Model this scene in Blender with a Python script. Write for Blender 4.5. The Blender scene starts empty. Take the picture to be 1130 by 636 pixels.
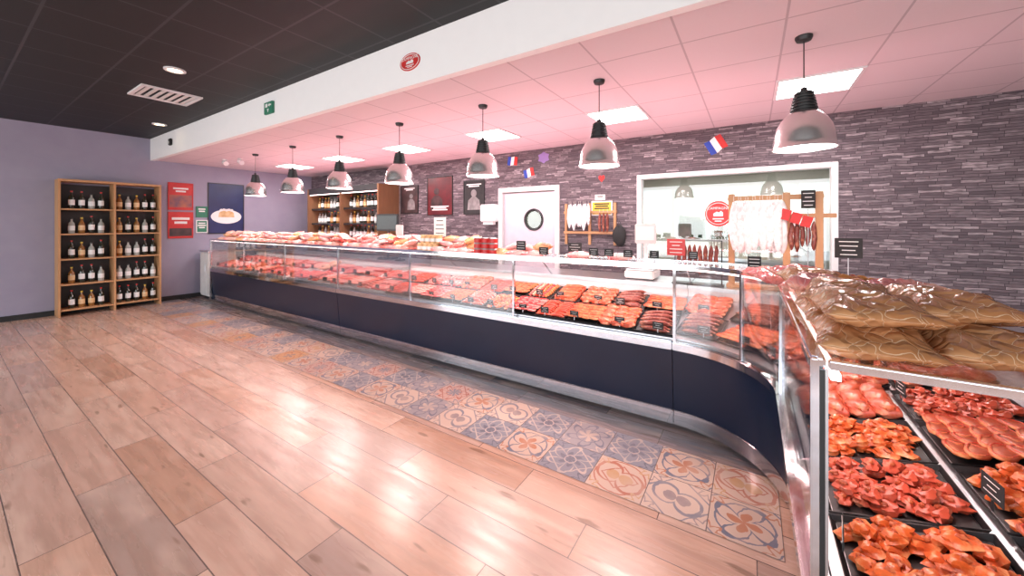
import bpy, bmesh, math, random
from mathutils import Vector, Matrix, noise
random.seed(11)
PI = math.pi
S = bpy.context.scene
COL = S.collection
H = 1.58; FP = 412.0; TH = math.radians(32.75)
sn, cs = math.sin(TH), math.cos(TH)

# ---------------------------------------------------------------- pixel -> point on a real surface
def ray(px, py):
    u = (px-565)/FP
    return Vector((-sn+cs*u, cs+sn*u, (247-py)/FP))
def onY(px, py, Y):
    d = ray(px, py); t = Y/d.y
    return Vector((d.x*t, Y, H+d.z*t))
def onX(px, py, X):
    d = ray(px, py); t = X/d.x
    return Vector((X, d.y*t, H+d.z*t))
def onZ(px, py, Z):
    d = ray(px, py); t = (Z-H)/d.z
    return Vector((d.x*t, d.y*t, Z))
def rectY(x0, y0, x1, y1, Y):
    a = onY(x0, 247, Y); b = onY(x1, 247, Y); m = (x0+x1)/2
    zt = onY(m, y0, Y).z; zb = onY(m, y1, Y).z
    return (a.x+b.x)/2, (zt+zb)/2, abs(b.x-a.x), zt-zb
def rectX(x0, y0, x1, y1, X):
    a = onX(x0, 247, X); b = onX(x1, 247, X); m = (x0+x1)/2
    zt = onX(m, y0, X).z; zb = onX(m, y1, X).z
    return (a.y+b.y)/2, (zt+zb)/2, abs(b.y-a.y), zt-zb

# ---------------------------------------------------------------- materials
class G:
    def __init__(s, name):
        s.m = bpy.data.materials.new(name); s.m.use_nodes = True
        s.nt = s.m.node_tree; s.b = s.nt.nodes['Principled BSDF']; s.out = s.nt.nodes['Material Output']
    def put(s, sock, v):
        if isinstance(v, bpy.types.NodeSocket): s.nt.links.new(v, sock)
        else: sock.default_value = v
    def n(s, t, ins=None, **props):
        nd = s.nt.nodes.new(t)
        for k, v in props.items(): setattr(nd, k, v)
        for k, v in (ins or {}).items(): s.put(nd.inputs[k], v)
        return nd
    def ma(s, op, a, b=None, c=None):
        nd = s.nt.nodes.new('ShaderNodeMath'); nd.operation = op
        s.put(nd.inputs[0], a)
        if b is not None: s.put(nd.inputs[1], b)
        if c is not None: s.put(nd.inputs[2], c)
        return nd.outputs[0]
    def clamp(s, v): return s.n('ShaderNodeClamp', {'Value': v}).outputs[0]
    def mix(s, f, a, b, mode='MIX'):
        nd = s.nt.nodes.new('ShaderNodeMixRGB'); nd.blend_type = mode
        s.put(nd.inputs[0], f)
        for i, v in ((1, a), (2, b)):
            s.put(nd.inputs[i], v if isinstance(v, bpy.types.NodeSocket) else (*v[:3], 1))
        return nd.outputs[0]
    def ramp(s, f, stops):
        nd = s.nt.nodes.new('ShaderNodeValToRGB'); s.put(nd.inputs[0], f)
        cr = nd.color_ramp
        while len(cr.elements) < len(stops): cr.elements.new(0.5)
        for e, (p, c) in zip(cr.elements, stops): e.position = p; e.color = (*c, 1)
        return nd.outputs[0]
    def obj(s):
        return s.n('ShaderNodeTexCoord').outputs['Object']
    def noise(s, vec, scale, detail=3):
        nd = s.n('ShaderNodeTexNoise', {'Vector': vec, 'Scale': scale, 'Detail': detail}); return nd.outputs['Fac']
    def bump(s, h, st, dist=0.01):
        nd = s.n('ShaderNodeBump', {'Height': h, 'Strength': st, 'Distance': dist})
        s.nt.links.new(nd.outputs[0], s.b.inputs['Normal'])

def mk(name, c, c2=None, scale=8, rough=.5, metal=0, bump=0, emit=0, ecol=None, spec=None, sss=0, coat=0):
    g = G(name)
    if c2 is None: c2 = tuple(min(1, v*0.86) for v in c)
    nz = g.noise(g.obj(), scale)
    f = g.clamp(g.ma('MULTIPLY_ADD', nz, 2.2, -0.6))
    colr = g.mix(f, c, c2)
    g.put(g.b.inputs['Base Color'], colr)
    g.b.inputs['Roughness'].default_value = rough
    g.b.inputs['Metallic'].default_value = metal
    if spec is not None: g.b.inputs['Specular IOR Level'].default_value = spec
    if coat: g.b.inputs['Coat Weight'].default_value = coat; g.b.inputs['Coat Roughness'].default_value = .08
    if bump: g.bump(nz, bump)
    if emit:
        g.b.inputs['Emission Color'].default_value = (*(ecol or c), 1); g.b.inputs['Emission Strength'].default_value = emit
    return g.m

def mk_glass(name, tint=(.95, .98, .98), base=.05, rough=.02, gloss=.9):
    g = G(name); g.nt.nodes.remove(g.b)
    nz = g.noise(g.obj(), 3)
    tr = g.n('ShaderNodeBsdfTransparent', {'Color': (*tint, 1)})
    gl = g.n('ShaderNodeBsdfGlossy', {'Color': (gloss, gloss, gloss, 1), 'Roughness': rough})
    fr = g.n('ShaderNodeLayerWeight', {'Blend': .25}).outputs['Fresnel']
    f = g.ma('MULTIPLY_ADD', fr, .55, base)
    f = g.ma('MULTIPLY_ADD', nz, .02, f)
    mx = g.n('ShaderNodeMixShader', {0: f, 1: tr.outputs[0], 2: gl.outputs[0]})
    g.nt.links.new(mx.outputs[0], g.out.inputs[0])
    return g.m

def floor_mat():
    g = G('wood look porcelain planks')
    sp = g.n('ShaderNodeSeparateXYZ', {0: g.obj()}); x, y = sp.outputs[0], sp.outputs[1]
    W, L = .235, 1.2
    yy = g.ma('DIVIDE', g.ma('ADD', y, .02), W); row = g.ma('FLOOR', yy); fy = g.ma('FRACT', yy)
    xs = g.ma('ADD', g.ma('DIVIDE', x, L), g.ma('MULTIPLY', row, .373))
    pid = g.ma('FLOOR', xs); fx = g.ma('FRACT', xs)
    v = g.n('ShaderNodeCombineXYZ', {0: row, 1: pid, 2: 3.1}).outputs[0]
    wn = g.n('ShaderNodeTexWhiteNoise', {'Vector': v}, noise_dimensions='3D'); w = wn.outputs['Value']
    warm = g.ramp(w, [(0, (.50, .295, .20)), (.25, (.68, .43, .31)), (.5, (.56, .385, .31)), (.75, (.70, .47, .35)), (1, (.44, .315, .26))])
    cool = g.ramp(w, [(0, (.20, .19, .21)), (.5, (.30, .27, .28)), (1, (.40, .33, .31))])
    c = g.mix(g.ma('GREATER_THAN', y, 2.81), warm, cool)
    gx = g.ma('ADD', g.ma('MULTIPLY', x, 1.3), g.ma('MULTIPLY', w, 37.0))
    gv = g.n('ShaderNodeCombineXYZ', {0: gx, 1: g.ma('MULTIPLY', y, 13.0), 2: w}).outputs[0]
    gr = g.noise(gv, 1.6, 6)
    c = g.mix(g.ma('MULTIPLY', g.clamp(g.ma('MULTIPLY_ADD', gr, 3.6, -1.3)), .42), c, (.33, .19, .13))
    cl = g.noise(g.n('ShaderNodeCombineXYZ', {0: gx, 1: g.ma('MULTIPLY', y, 4.5), 2: w}).outputs[0], 1.2, 3)
    c = g.mix(g.ma('MULTIPLY', g.clamp(g.ma('MULTIPLY_ADD', cl, 3, -1.5)), .75), c, (.82, .62, .49))
    kn = g.noise(g.n('ShaderNodeCombineXYZ', {0: g.ma('MULTIPLY', gx, 1.6), 1: g.ma('MULTIPLY', y, 9.0), 2: w}).outputs[0], 1.7, 2)
    c = g.mix(g.ma('MULTIPLY', g.clamp(g.ma('MULTIPLY_ADD', kn, 14, -9.4)), .65), c, (.18, .10, .06))
    def near(f, s): return g.ma('MULTIPLY', g.ma('MINIMUM', f, g.ma('SUBTRACT', 1.0, f)), s)
    e = g.ma('MINIMUM', near(fx, L), near(fy, W))
    gm = g.ma('LESS_THAN', e, .0026)
    c = g.mix(gm, c, (.15, .105, .09))
    g.put(g.b.inputs['Base Color'], c)
    g.put(g.b.inputs['Roughness'], g.ma('MULTIPLY_ADD', gr, .25, .14))
    g.bump(g.ma('SUBTRACT', gr, g.ma('MULTIPLY', gm, 2.0)), .12, .004)
    return g.m

def stone_mat():
    g = G('stacked slate cladding')
    sp = g.n('ShaderNodeSeparateXYZ', {0: g.obj()}); x, z = sp.outputs[0], sp.outputs[2]
    W, L = .029, .17
    wv = g.noise(g.n('ShaderNodeCombineXYZ', {0: g.ma('MULTIPLY', x, 3.0), 1: 0.0, 2: g.ma('MULTIPLY', z, 1.0)}).outputs[0], 2.0, 2)
    zz = g.ma('ADD', z, g.ma('MULTIPLY', wv, .025))
    yy = g.ma('DIVIDE', zz, W); row = g.ma('FLOOR', yy); fy = g.ma('FRACT', yy)
    rn = g.n('ShaderNodeTexWhiteNoise', {'W': row}, noise_dimensions='1D').outputs['Value']
    xs = g.ma('ADD', g.ma('DIVIDE', x, L), g.ma('MULTIPLY', rn, 7.0))
    pid = g.ma('FLOOR', xs); fx = g.ma('FRACT', xs)
    v = g.n('ShaderNodeCombineXYZ', {0: row, 1: pid, 2: 1.7}).outputs[0]
    w = g.n('ShaderNodeTexWhiteNoise', {'Vector': v}, noise_dimensions='3D').outputs['Value']
    c = g.ramp(w, [(0, (.07, .054, .064)), (.3, (.15, .115, .132)), (.6, (.20, .158, .176)), (.82, (.29, .24, .258)), (1, (.50, .42, .44))])
    nz = g.noise(g.n('ShaderNodeCombineXYZ', {0: g.ma('MULTIPLY', x, 14.0), 1: w, 2: g.ma('MULTIPLY', z, 60.0)}).outputs[0], 1.0, 6)
    c = g.mix(g.clamp(g.ma('MULTIPLY_ADD', nz, 2.6, -.95)), c, (.08, .06, .072))
    big = g.noise(g.obj(), 1.1, 2)
    c = g.mix(g.ma('MULTIPLY', big, .2), c, (.25, .19, .22))
    e = g.ma('MINIMUM', g.ma('MULTIPLY', g.ma('MINIMUM', fx, g.ma('SUBTRACT', 1.0, fx)), L), g.ma('MULTIPLY', g.ma('MINIMUM', fy, g.ma('SUBTRACT', 1.0, fy)), W))
    gm = g.ma('LESS_THAN', e, .0020)
    c = g.mix(gm, c, (.035, .026, .032))
    g.put(g.b.inputs['Base Color'], c); g.b.inputs['Roughness'].default_value = .55
    g.bump(g.ma('ADD', g.ma('SUBTRACT', w, gm), g.ma('MULTIPLY', nz, .9)), .8, .015)
    return g.m

def grid_mat(name, c, line, ox, oy, rough=.8, wid=.008):
    g = G(name)
    sp = g.n('ShaderNodeSeparateXYZ', {0: g.obj()})
    fs = []
    for i, o in ((0, ox), (1, oy)):
        f = g.ma('FRACT', g.ma('DIVIDE', g.ma('ADD', sp.outputs[i], 60-o), .6))
        fs.append(g.ma('MULTIPLY', g.ma('MINIMUM', f, g.ma('SUBTRACT', 1.0, f)), .6))
    gm = g.ma('LESS_THAN', g.ma('MINIMUM', fs[0], fs[1]), wid)
    nz = g.noise(g.obj(), 90)
    cc = g.mix(g.ma('MULTIPLY', nz, .25), c, tuple(v*.85 for v in c))
    g.put(g.b.inputs['Base Color'], g.mix(gm, cc, line)); g.b.inputs['Roughness'].default_value = rough
    g.bump(g.ma('MULTIPLY_ADD', gm, 3.0, nz), .15, .003)
    return g.m

def tile_mat(i, bg, c1, c2, k, a, rb, rc, dm):
    g = G('encaustic tile design %d' % i)
    uv = g.n('ShaderNodeUVMap').outputs[0]
    sp = g.n('ShaderNodeSeparateXYZ', {0: uv})
    wob = g.ma('MULTIPLY_ADD', g.noise(uv, 7, 2), .07, -.035)
    x = g.ma('ADD', g.ma('SUBTRACT', sp.outputs[0], .5), wob); y = g.ma('SUBTRACT', g.ma('SUBTRACT', sp.outputs[1], .5), wob)
    r = g.ma('SQRT', g.ma('ADD', g.ma('MULTIPLY', x, x), g.ma('MULTIPLY', y, y)))
    th = g.ma('ADD', g.ma('ARCTAN2', y, x), g.ma('MULTIPLY', r, 1.2))
    cw = g.ma('ABSOLUTE', g.ma('COSINE', g.ma('MULTIPLY', th, k)))
    edge1 = g.ma('ABSOLUTE', g.ma('SUBTRACT', r, g.ma('MULTIPLY_ADD', cw, a*.7, a*.3)))
    pet = g.ma('LESS_THAN', edge1, .032)
    inner = g.ma('LESS_THAN', r, g.ma('MULTIPLY', cw, a*.55))
    ring = g.ma('MULTIPLY', g.ma('GREATER_THAN', r, rb), g.ma('LESS_THAN', r, rc))
    ax = g.ma('SUBTRACT', .5, g.ma('ABSOLUTE', x)); ay = g.ma('SUBTRACT', .5, g.ma('ABSOLUTE', y))
    rcn = g.ma('SQRT', g.ma('ADD', g.ma('MULTIPLY', ax, ax), g.ma('MULTIPLY', ay, ay)))
    thc = g.ma('ARCTAN2', ay, ax)
    corner = g.ma('LESS_THAN', g.ma('ABSOLUTE', g.ma('SUBTRACT', rcn, g.ma('MULTIPLY_ADD', g.ma('COSINE', g.ma('MULTIPLY', thc, 8.0)), .06, .2))), .026)
    dia = g.ma('LESS_THAN', g.ma('ABSOLUTE', g.ma('SUBTRACT', g.ma('ADD', g.ma('ABSOLUTE', x), g.ma('ABSOLUTE', y)), dm)), .02)
    c = g.mix(pet, bg, c1); c = g.mix(inner, c, c2); c = g.mix(ring, c, c1); c = g.mix(corner, c, c2); c = g.mix(dia, c, c1)
    nz = g.noise(g.obj(), 5, 6)
    c = g.mix(g.clamp(g.ma('MULTIPLY_ADD', nz, 2.2, -1.0)), c, bg)
    n2 = g.noise(g.obj(), 1.3, 2)
    c = g.mix(g.ma('MULTIPLY', n2, .15), c, (.58, .44, .37))
    eg = g.ma('LESS_THAN', g.ma('MINIMUM', g.ma('SUBTRACT', .5, g.ma('ABSOLUTE', g.ma('SUBTRACT', sp.outputs[0], .5))), g.ma('SUBTRACT', .5, g.ma('ABSOLUTE', g.ma('SUBTRACT', sp.outputs[1], .5)))), .008)
    c = g.mix(eg, c, (.18, .14, .13))
    g.put(g.b.inputs['Base Color'], c); g.b.inputs['Roughness'].default_value = .28
    g.bump(g.ma('SUBTRACT', nz, eg), .1, .003)
    return g.m

def meat_mat(name, c, fat, scale=14, amt=.5, rough=.28):
    g = G(name)
    o = g.obj()
    rnd_ = g.n('ShaderNodeObjectInfo').outputs['Random']
    n1 = g.noise(o, scale, 4); n2 = g.noise(o, scale*3.3, 3)
    f = g.clamp(g.ma('MULTIPLY_ADD', n1, 6.0, -3.3+amt))
    dark = g.mix(n2, c, tuple(v*.52 for v in c))
    dark = g.mix(g.ma('MULTIPLY', rnd_, .5), dark, tuple(min(1, v*1.28+.03) for v in c))
    g.put(g.b.inputs['Base Color'], g.mix(f, dark, fat))
    g.b.inputs['Roughness'].default_value = rough+.05
    g.bump(n2, .35, .004)
    return g.m

def wood_mat(name, c, c2):
    g = G(name)
    mp = g.n('ShaderNodeMapping', {'Vector': g.obj(), 'Scale': (12, 12, 1.5)}).outputs[0]
    nz = g.noise(mp, 3, 6)
    g.put(g.b.inputs['Base Color'], g.mix(nz, c, c2)); g.b.inputs['Roughness'].default_value = .5
    g.bump(nz, .1, .003)
    return g.m
def crinkle_mat(name, c, c2, c3, rough=.22):
    g = G(name); o = g.obj()
    n1 = g.noise(o, 9, 3)
    vor = g.n('ShaderNodeTexVoronoi', {'Vector': g.n('ShaderNodeMixRGB', {0: .25, 1: o, 2: g.n('ShaderNodeTexNoise', {'Vector': o, 'Scale': 7.0}).outputs['Color']}).outputs[0], 'Scale': 24.0}, feature='DISTANCE_TO_EDGE').outputs['Distance']
    col_ = g.mix(g.clamp(g.ma('MULTIPLY_ADD', n1, 5, -2.1)), c, c2)
    col_ = g.mix(g.ma('MULTIPLY', g.ma('LESS_THAN', vor, .012), .6), col_, c3)
    g.put(g.b.inputs['Base Color'], col_); g.b.inputs['Roughness'].default_value = rough
    g.bump(vor, .7, .02)
    return g.m

M = {}
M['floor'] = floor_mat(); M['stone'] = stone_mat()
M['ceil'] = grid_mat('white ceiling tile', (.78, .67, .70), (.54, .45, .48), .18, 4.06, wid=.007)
M['blackceil'] = grid_mat('black ceiling tile', (.012, .012, .014), (.04, .04, .045), .18, .46, .6, .01)
M['fascia'] = mk('white painted plaster', (.93, .92, .91), (.91, .90, .89), rough=.7)
M['bluewall'] = mk('violet grey paint', (.34, .32, .41), (.31, .29, .385), 4, rough=.75)
M['cream'] = mk('warm grey wall paint', (.62, .60, .52), (.58, .56, .50), rough=.8)
M['lilac'] = mk('lilac grey door paint', (.64, .57, .63), (.58, .52, .58), rough=.4)
M['white'] = mk('white enamel', (.82, .80, .80), (.76, .74, .74), rough=.35)
M['offwhite'] = mk('off white plastic', (.72, .70, .68), rough=.45)
M['navy'] = mk('dark navy lacquer', (.007, .015, .038), (.006, .012, .032), 3, rough=.32, coat=.08)
M['chrome'] = mk('polished steel', (.80, .80, .83), (.70, .70, .73), 30, rough=.08, metal=1)
M['steel'] = mk('satin stainless', (.70, .70, .72), (.60, .60, .62), 20, rough=.28, metal=1)
M['black'] = mk('black plastic', (.012, .012, .013), (.02, .02, .021), rough=.4)
M['blackmatte'] = mk('black card', (.018, .018, .019), (.03, .03, .03), rough=.8)
M['alu'] = mk('spun aluminium', (.82, .80, .80), (.72, .70, .70), 12, rough=.26, metal=.95)
M['glass'] = mk_glass('counter glass', base=.11)
M['winglass'] = mk_glass('window glass', base=.08)
M['bottledark'] = mk('dark bottle glass', (.012, .025, .014), (.03, .02, .012), 20, rough=.08, coat=.6)
M['bottleamber'] = mk('amber bottle glass', (.30, .13, .03), (.22, .09, .02), 20, rough=.1, coat=.6)
M['bottleclear'] = mk('pale bottle glass', (.40, .42, .38), (.35, .36, .33), 20, rough=.1, coat=.6)
M['panel'] = mk('light diffuser', (1, .97, .94), (1, .96, .93), rough=.5, emit=9, ecol=(1, .97, .95))
M['lens'] = mk('lamp lens', (1, .85, .82), rough=.3, emit=6, ecol=(1, .86, .84))
M['spot'] = mk('warm spot lens', (1, .8, .5), rough=.3, emit=9, ecol=(1, .78, .45))
M['tube'] = mk('display lamp tube', (1, .85, .85), rough=.4, emit=4.5, ecol=(1, .76, .74))
M['wood'] = wood_mat('dark oak wood', (.22, .11, .05), (.13, .06, .03))
M['palewood'] = wood_mat('pine wood', (.58, .32, .15), (.44, .22, .10))
M['red'] = mk('red print', (.62, .03, .025), (.5, .02, .02), rough=.4)
M['whiteprint'] = mk('white print', (.85, .84, .82), (.8, .8, .79), rough=.5)
M['blueprint'] = mk('blue print', (.02, .06, .42), rough=.5)
M['navyprint'] = mk('midnight blue print', (.008, .016, .075), (.015, .03, .13), 3, rough=.35)
M['greenprint'] = mk('green print', (.03, .22, .13), rough=.5)
M['purple'] = mk('lilac card', (.30, .20, .48), rough=.6)
M['darkpic'] = mk('dark photo print', (.022, .016, .018), (.09, .05, .05), 7, rough=.35)
M['redpic'] = mk('dark red photo print', (.16, .015, .02), (.05, .008, .012), 4, rough=.35)
M['sunset'] = mk('sunset photo print', (.55, .16, .06), (.10, .06, .12), 5, rough=.4)
M['greypic'] = mk('grey photo print', (.30, .28, .28), (.12, .11, .11), 9, rough=.4)
M['yellow'] = mk('yellow print', (.80, .58, .06), rough=.5)
M['screen'] = mk('dark screen surface', (.01, .012, .015), rough=.12)
M['caketone'] = mk('pale cake print', (.80, .60, .34), (.55, .28, .10), 9, rough=.5)
# food
M['beef'] = meat_mat('raw beef', (.60, .015, .018), (.88, .40, .34), 26, .15)
M['beef2'] = meat_mat('marbled beef', (.66, .035, .035), (.90, .46, .40), 34, .45)
M['pork'] = meat_mat('raw pork', (.82, .15, .12), (.94, .52, .45), 20, .35)
M['veal'] = meat_mat('pale veal', (.84, .22, .18), (.95, .58, .50), 16, .45)
M['fat'] = meat_mat('creamy fat', (.90, .56, .48), (.94, .72, .64), 12, .4)
M['links'] = meat_mat('fresh sausage', (.78, .10, .06), (.93, .42, .33), 40, .45)
M['merguez'] = meat_mat('red sausage', (.64, .04, .015), (.82, .22, .10), 50, .3)
M['dried'] = meat_mat('dried sausage skin', (.20, .03, .018), (.42, .17, .11), 30, .3)
M['mould'] = meat_mat('floury sausage skin', (.80, .77, .77), (.93, .91, .91), 30, .9, .8)
M['ham'] = meat_mat('cooked ham', (.62, .09, .04), (.82, .34, .20), 18, .3)
M['crust'] = meat_mat('browned crust', (.50, .085, .025), (.74, .28, .10), 22, .2)
M['marin'] = meat_mat('orange marinated meat', (.74, .13, .025), (.88, .38, .15), 24, .4, .2)
M['chicken'] = meat_mat('chicken skin', (.86, .44, .30), (.93, .62, .46), 14, .5)
M['mince'] = meat_mat('minced meat', (.70, .045, .04), (.88, .38, .32), 70, .5)
M['bone'] = mk('bone', (.85, .72, .60), rough=.5)
M['string'] = mk('butcher string', (.85, .80, .72), rough=.8)
M['pinkpack'] = crinkle_mat('pink food packaging', (.84, .24, .25), (.94, .56, .52), (.98, .84, .80))
M['redpack'] = crinkle_mat('red food packaging', (.66, .06, .05), (.86, .32, .27), (.95, .65, .6))
M['goldpack'] = crinkle_mat('golden food packaging', (.78, .32, .11), (.88, .54, .28), (.95, .80, .62))
M['creampack'] = crinkle_mat('cream food packaging', (.88, .62, .50), (.84, .36, .30), (.95, .86, .80))
M['brownbag'] = crinkle_mat('golden brown bag', (.44, .185, .075), (.64, .32, .15), (.84, .62, .42), .18)
M['pinkbag'] = crinkle_mat('pink cellophane bag', (.78, .20, .20), (.88, .46, .36), (.96, .80, .76), .15)
M['pastry'] = meat_mat('golden pastry', (.62, .24, .05), (.82, .46, .20), 14, .4, .5)
M['seal'] = mk('pack seal', (.9, .8, .74), rough=.3)
M['foliage'] = mk('hedge foliage', (.03, .09, .02), (.10, .18, .05), 6, rough=.9)
M['grass'] = mk('grass ground', (.12, .2, .05), (.2, .24, .09), 3, rough=.9)

# ---------------------------------------------------------------- mesh builder
class MB:
    def __init__(s): s.v = []; s.f = []
    def add(s, vs, fs, mtx=None):
        b = len(s.v)
        for v in vs:
            v = Vector(v); s.v.append(mtx @ v if mtx else v)
        s.f += [tuple(b+i for i in f) for f in fs]; return s
    def box(s, x0, x1, y0, y1, z0, z1, mtx=None):
        return s.add([(x0,y0,z0),(x1,y0,z0),(x1,y1,z0),(x0,y1,z0),(x0,y0,z1),(x1,y0,z1),(x1,y1,z1),(x0,y1,z1)],
                     [(0,3,2,1),(4,5,6,7),(0,1,5,4),(1,2,6,5),(2,3,7,6),(3,0,4,7)], mtx)
    def tube(s, pts, rs, n=8, mtx=None, closed=False):
        pts = [Vector(p) for p in pts]; m = len(pts)
        if not isinstance(rs, (list, tuple)): rs = [rs]*m
        vs = []; up = None
        for i, p in enumerate(pts):
            d = (pts[(i+1) % m] - pts[i-1]) if closed else (pts[min(i+1, m-1)] - pts[max(i-1, 0)])
            d.normalize()
            if up is None:
                up = Vector((0, 0, 1)) if abs(d.z) < .9 else Vector((1, 0, 0))
            a = d.cross(up); a.normalize(); b = a.cross(d); up = b
            for k in range(n):
                t = 2*PI*k/n
                vs.append(p + (a*math.cos(t)+b*math.sin(t))*rs[i])
        fs = []
        for i in range(m if closed else m-1):
            j = (i+1) % m
            for k in range(n):
                k2 = (k+1) % n
                fs.append((i*n+k, i*n+k2, j*n+k2, j*n+k))
        if not closed:
            fs.append(tuple(range(n-1, -1, -1))); fs.append(tuple((m-1)*n+k for k in range(n)))
        return s.add(vs, fs, mtx)
    def lathe(s, prof, c=(0, 0, 0), n=24, mtx=None):
        vs = []; fs = []
        for r, z in prof:
            for k in range(n):
                t = 2*PI*k/n; vs.append((c[0]+r*math.cos(t), c[1]+r*math.sin(t), c[2]+z))
        for i in range(len(prof)-1):
            for k in range(n):
                k2 = (k+1) % n; fs.append((i*n+k, i*n+k2, (i+1)*n+k2, (i+1)*n+k))
        if prof[0][0] > 1e-4: fs.append(tuple(range(n-1, -1, -1)))
        if prof[-1][0] > 1e-4: fs.append(tuple((len(prof)-1)*n+k for k in range(n)))
        return s.add(vs, fs, mtx)
    def prism(s, poly, y0, y1, mtx=None):          # polygon in local XZ, extruded along Y
        n = len(poly)
        vs = [(x, y0, z) for x, z in poly]+[(x, y1, z) for x, z in poly]
        fs = [tuple(range(n)), tuple(range(2*n-1, n-1, -1))]+[(i, i+n, (i+1) % n+n, (i+1) % n) for i in range(n)]
        return s.add(vs, fs, mtx)
    def disc(s, cx, cz, rx, rz, y0, y1, n=24, mtx=None):
        return s.prism([(cx+rx*math.cos(2*PI*k/n), cz+rz*math.sin(2*PI*k/n)) for k in range(n)], y0, y1, mtx)
    def blob(s, rad, nz=.15, seed=0, c=(0, 0, 0), nu=14, nv=8, flat=None, fq=2.0, mtx=None, pw=1.0):
        vs = [(c[0], c[1], c[2]-rad[2])]; fs = []
        off = Vector((seed*3.7, seed*1.3, seed*5.1))
        for j in range(1, nv):
            ph = -PI/2+PI*j/nv
            for i in range(nu):
                t = 2*PI*i/nu
                d = Vector((math.cos(ph)*math.cos(t), math.cos(ph)*math.sin(t), math.sin(ph)))
                k = 1+nz*noise.noise(d*fq+off)*2
                sg = lambda q: math.copysign(abs(q)**pw, q)
                z = sg(d.z)*rad[2]*k
                if flat is not None: z = max(z, flat)
                vs.append((c[0]+sg(d.x)*rad[0]*k, c[1]+sg(d.y)*rad[1]*k, c[2]+z))
        vs.append((c[0], c[1], c[2]+rad[2]*(1+nz*noise.noise(Vector((0, 0, fq))+off)*2)))
        if flat is not None: vs[0] = (c[0], c[1], c[2]+flat)
        for i in range(nu):
            fs.append((0, 1+(i+1) % nu, 1+i))
            for j in range(nv-2):
                a = 1+j*nu; b = a+nu
                fs.append((a+i, a+(i+1) % nu, b+(i+1) % nu, b+i))
            a = 1+(nv-2)*nu; fs.append((a+i, a+(i+1) % nu, len(vs)-1))
        return s.add(vs, fs, mtx)
    def pillow(s, w, d, h, seed=0, n=14, m=10, nz=.12, mtx=None):
        vs = []; fs = []
        for sgn in (-1, 1):
            for j in range(m+1):
                for i in range(n+1):
                    u = 2*i/n-1; v = 2*j/m-1
                    pr = max(0, (1-abs(u)**3.0))**.6*max(0, (1-abs(v)**4.0))**.5
                    q = noise.noise(Vector((u*2.4, v*2.4, sgn*2+seed*4.1)))+.5*noise.noise(Vector((u*6, v*6, sgn*2+seed*4.1)))
                    hh = h/2*pr*(1+nz*3*q)+.0006
                    if sgn < 0: hh = min(hh, h/2)
                    vs.append((u*w/2*(1-.05*abs(v)**4), v*d/2*(1-.08*(1-u*u)), h/2+sgn*hh))
        st = (n+1)*(m+1)
        for b in (0, st):
            for j in range(m):
                for i in range(n):
                    a = b+j*(n+1)+i
                    fs.append((a, a+1, a+n+2, a+n+1) if b else (a, a+n+1, a+n+2, a+1))
        ring = [i for i in range(n)]+[n+j*(n+1) for j in range(m)]+[m*(n+1)+i for i in range(n, 0, -1)]+[j*(n+1) for j in range(m, 0, -1)]
        for k in range(len(ring)):
            a, b = ring[k], ring[(k+1) % len(ring)]; fs.append((a, b, b+st, a+st))
        return s.add(vs, fs, mtx)
    def sweep(s, prof, path):
        n = len(prof); vs = []; fs = []
        for (x, y, nx, ny) in path:
            for (q, z) in prof: vs.append((x+nx*q, y+ny*q, z))
        for i in range(len(path)-1):
            for k in range(n):
                k2 = (k+1) % n; fs.append((i*n+k, i*n+k2, (i+1)*n+k2, (i+1)*n+k))
        fs.append(tuple(range(n-1, -1, -1))); fs.append(tuple((len(path)-1)*n+k for k in range(n)))
        return s.add(vs, fs)
    def build(s, name, mat, parent=None, org=None, bevel=0, seg=2, smooth=True, ang=40):
        me = bpy.data.meshes.new(name)
        vs = s.v if org is None else [v-Vector(org) for v in s.v]
        me.from_pydata([tuple(v) for v in vs], [], s.f)
        bm = bmesh.new(); bm.from_mesh(me)
        bmesh.ops.recalc_face_normals(bm, faces=bm.faces)
        if bevel: bmesh.ops.bevel(bm, geom=[e for e in bm.edges if len(e.link_faces) == 2 and e.calc_face_angle(0) > .5], offset=bevel, segments=seg, affect='EDGES', clamp_overlap=True)
        bm.to_mesh(me); bm.free()
        if smooth:
            me.shade_smooth(); me.set_sharp_from_angle(angle=math.radians(ang))
        me.materials.append(M[mat] if isinstance(mat, str) else mat)
        o = bpy.data.objects.new(name, me); COL.objects.link(o)
        if parent: o.parent = parent
        return o

def thing(name, label, cat, loc=(0, 0, 0), rot=(0, 0, 0), group=None):
    o = bpy.data.objects.new(name, None); COL.objects.link(o); o.empty_display_size = .05
    o.location = loc; o.rotation_euler = rot; o['label'] = label; o['category'] = cat
    if group: o['group'] = group
    return o
def tag(o, label, cat, group=None, loc=None):
    o['label'] = label; o['category'] = cat
    if group: o['group'] = group
    if loc is not None: o.location = loc
    return o
def struct(o, label=None, cat=None):
    o['kind'] = 'structure'
    if label: o['label'] = label
    if cat: o['category'] = cat
    return o
def text_obj(name, s, size, mat, parent, loc, rot=(PI/2, 0, 0)):
    cu = bpy.data.curves.new('lettering_curve', 'FONT'); cu.body = s; cu.size = size; cu.align_x = 'CENTER'; cu.align_y = 'CENTER'; cu.extrude = .0006
    tmp = bpy.data.objects.new('tmp', cu); COL.objects.link(tmp)
    dg = bpy.context.evaluated_depsgraph_get(); me = bpy.data.meshes.new_from_object(tmp.evaluated_get(dg))
    bpy.data.objects.remove(tmp); me.materials.clear(); me.materials.append(M[mat])
    o = bpy.data.objects.new(name, me); COL.objects.link(o); o.parent = parent; o.location = loc; o.rotation_euler = rot
    return o

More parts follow.
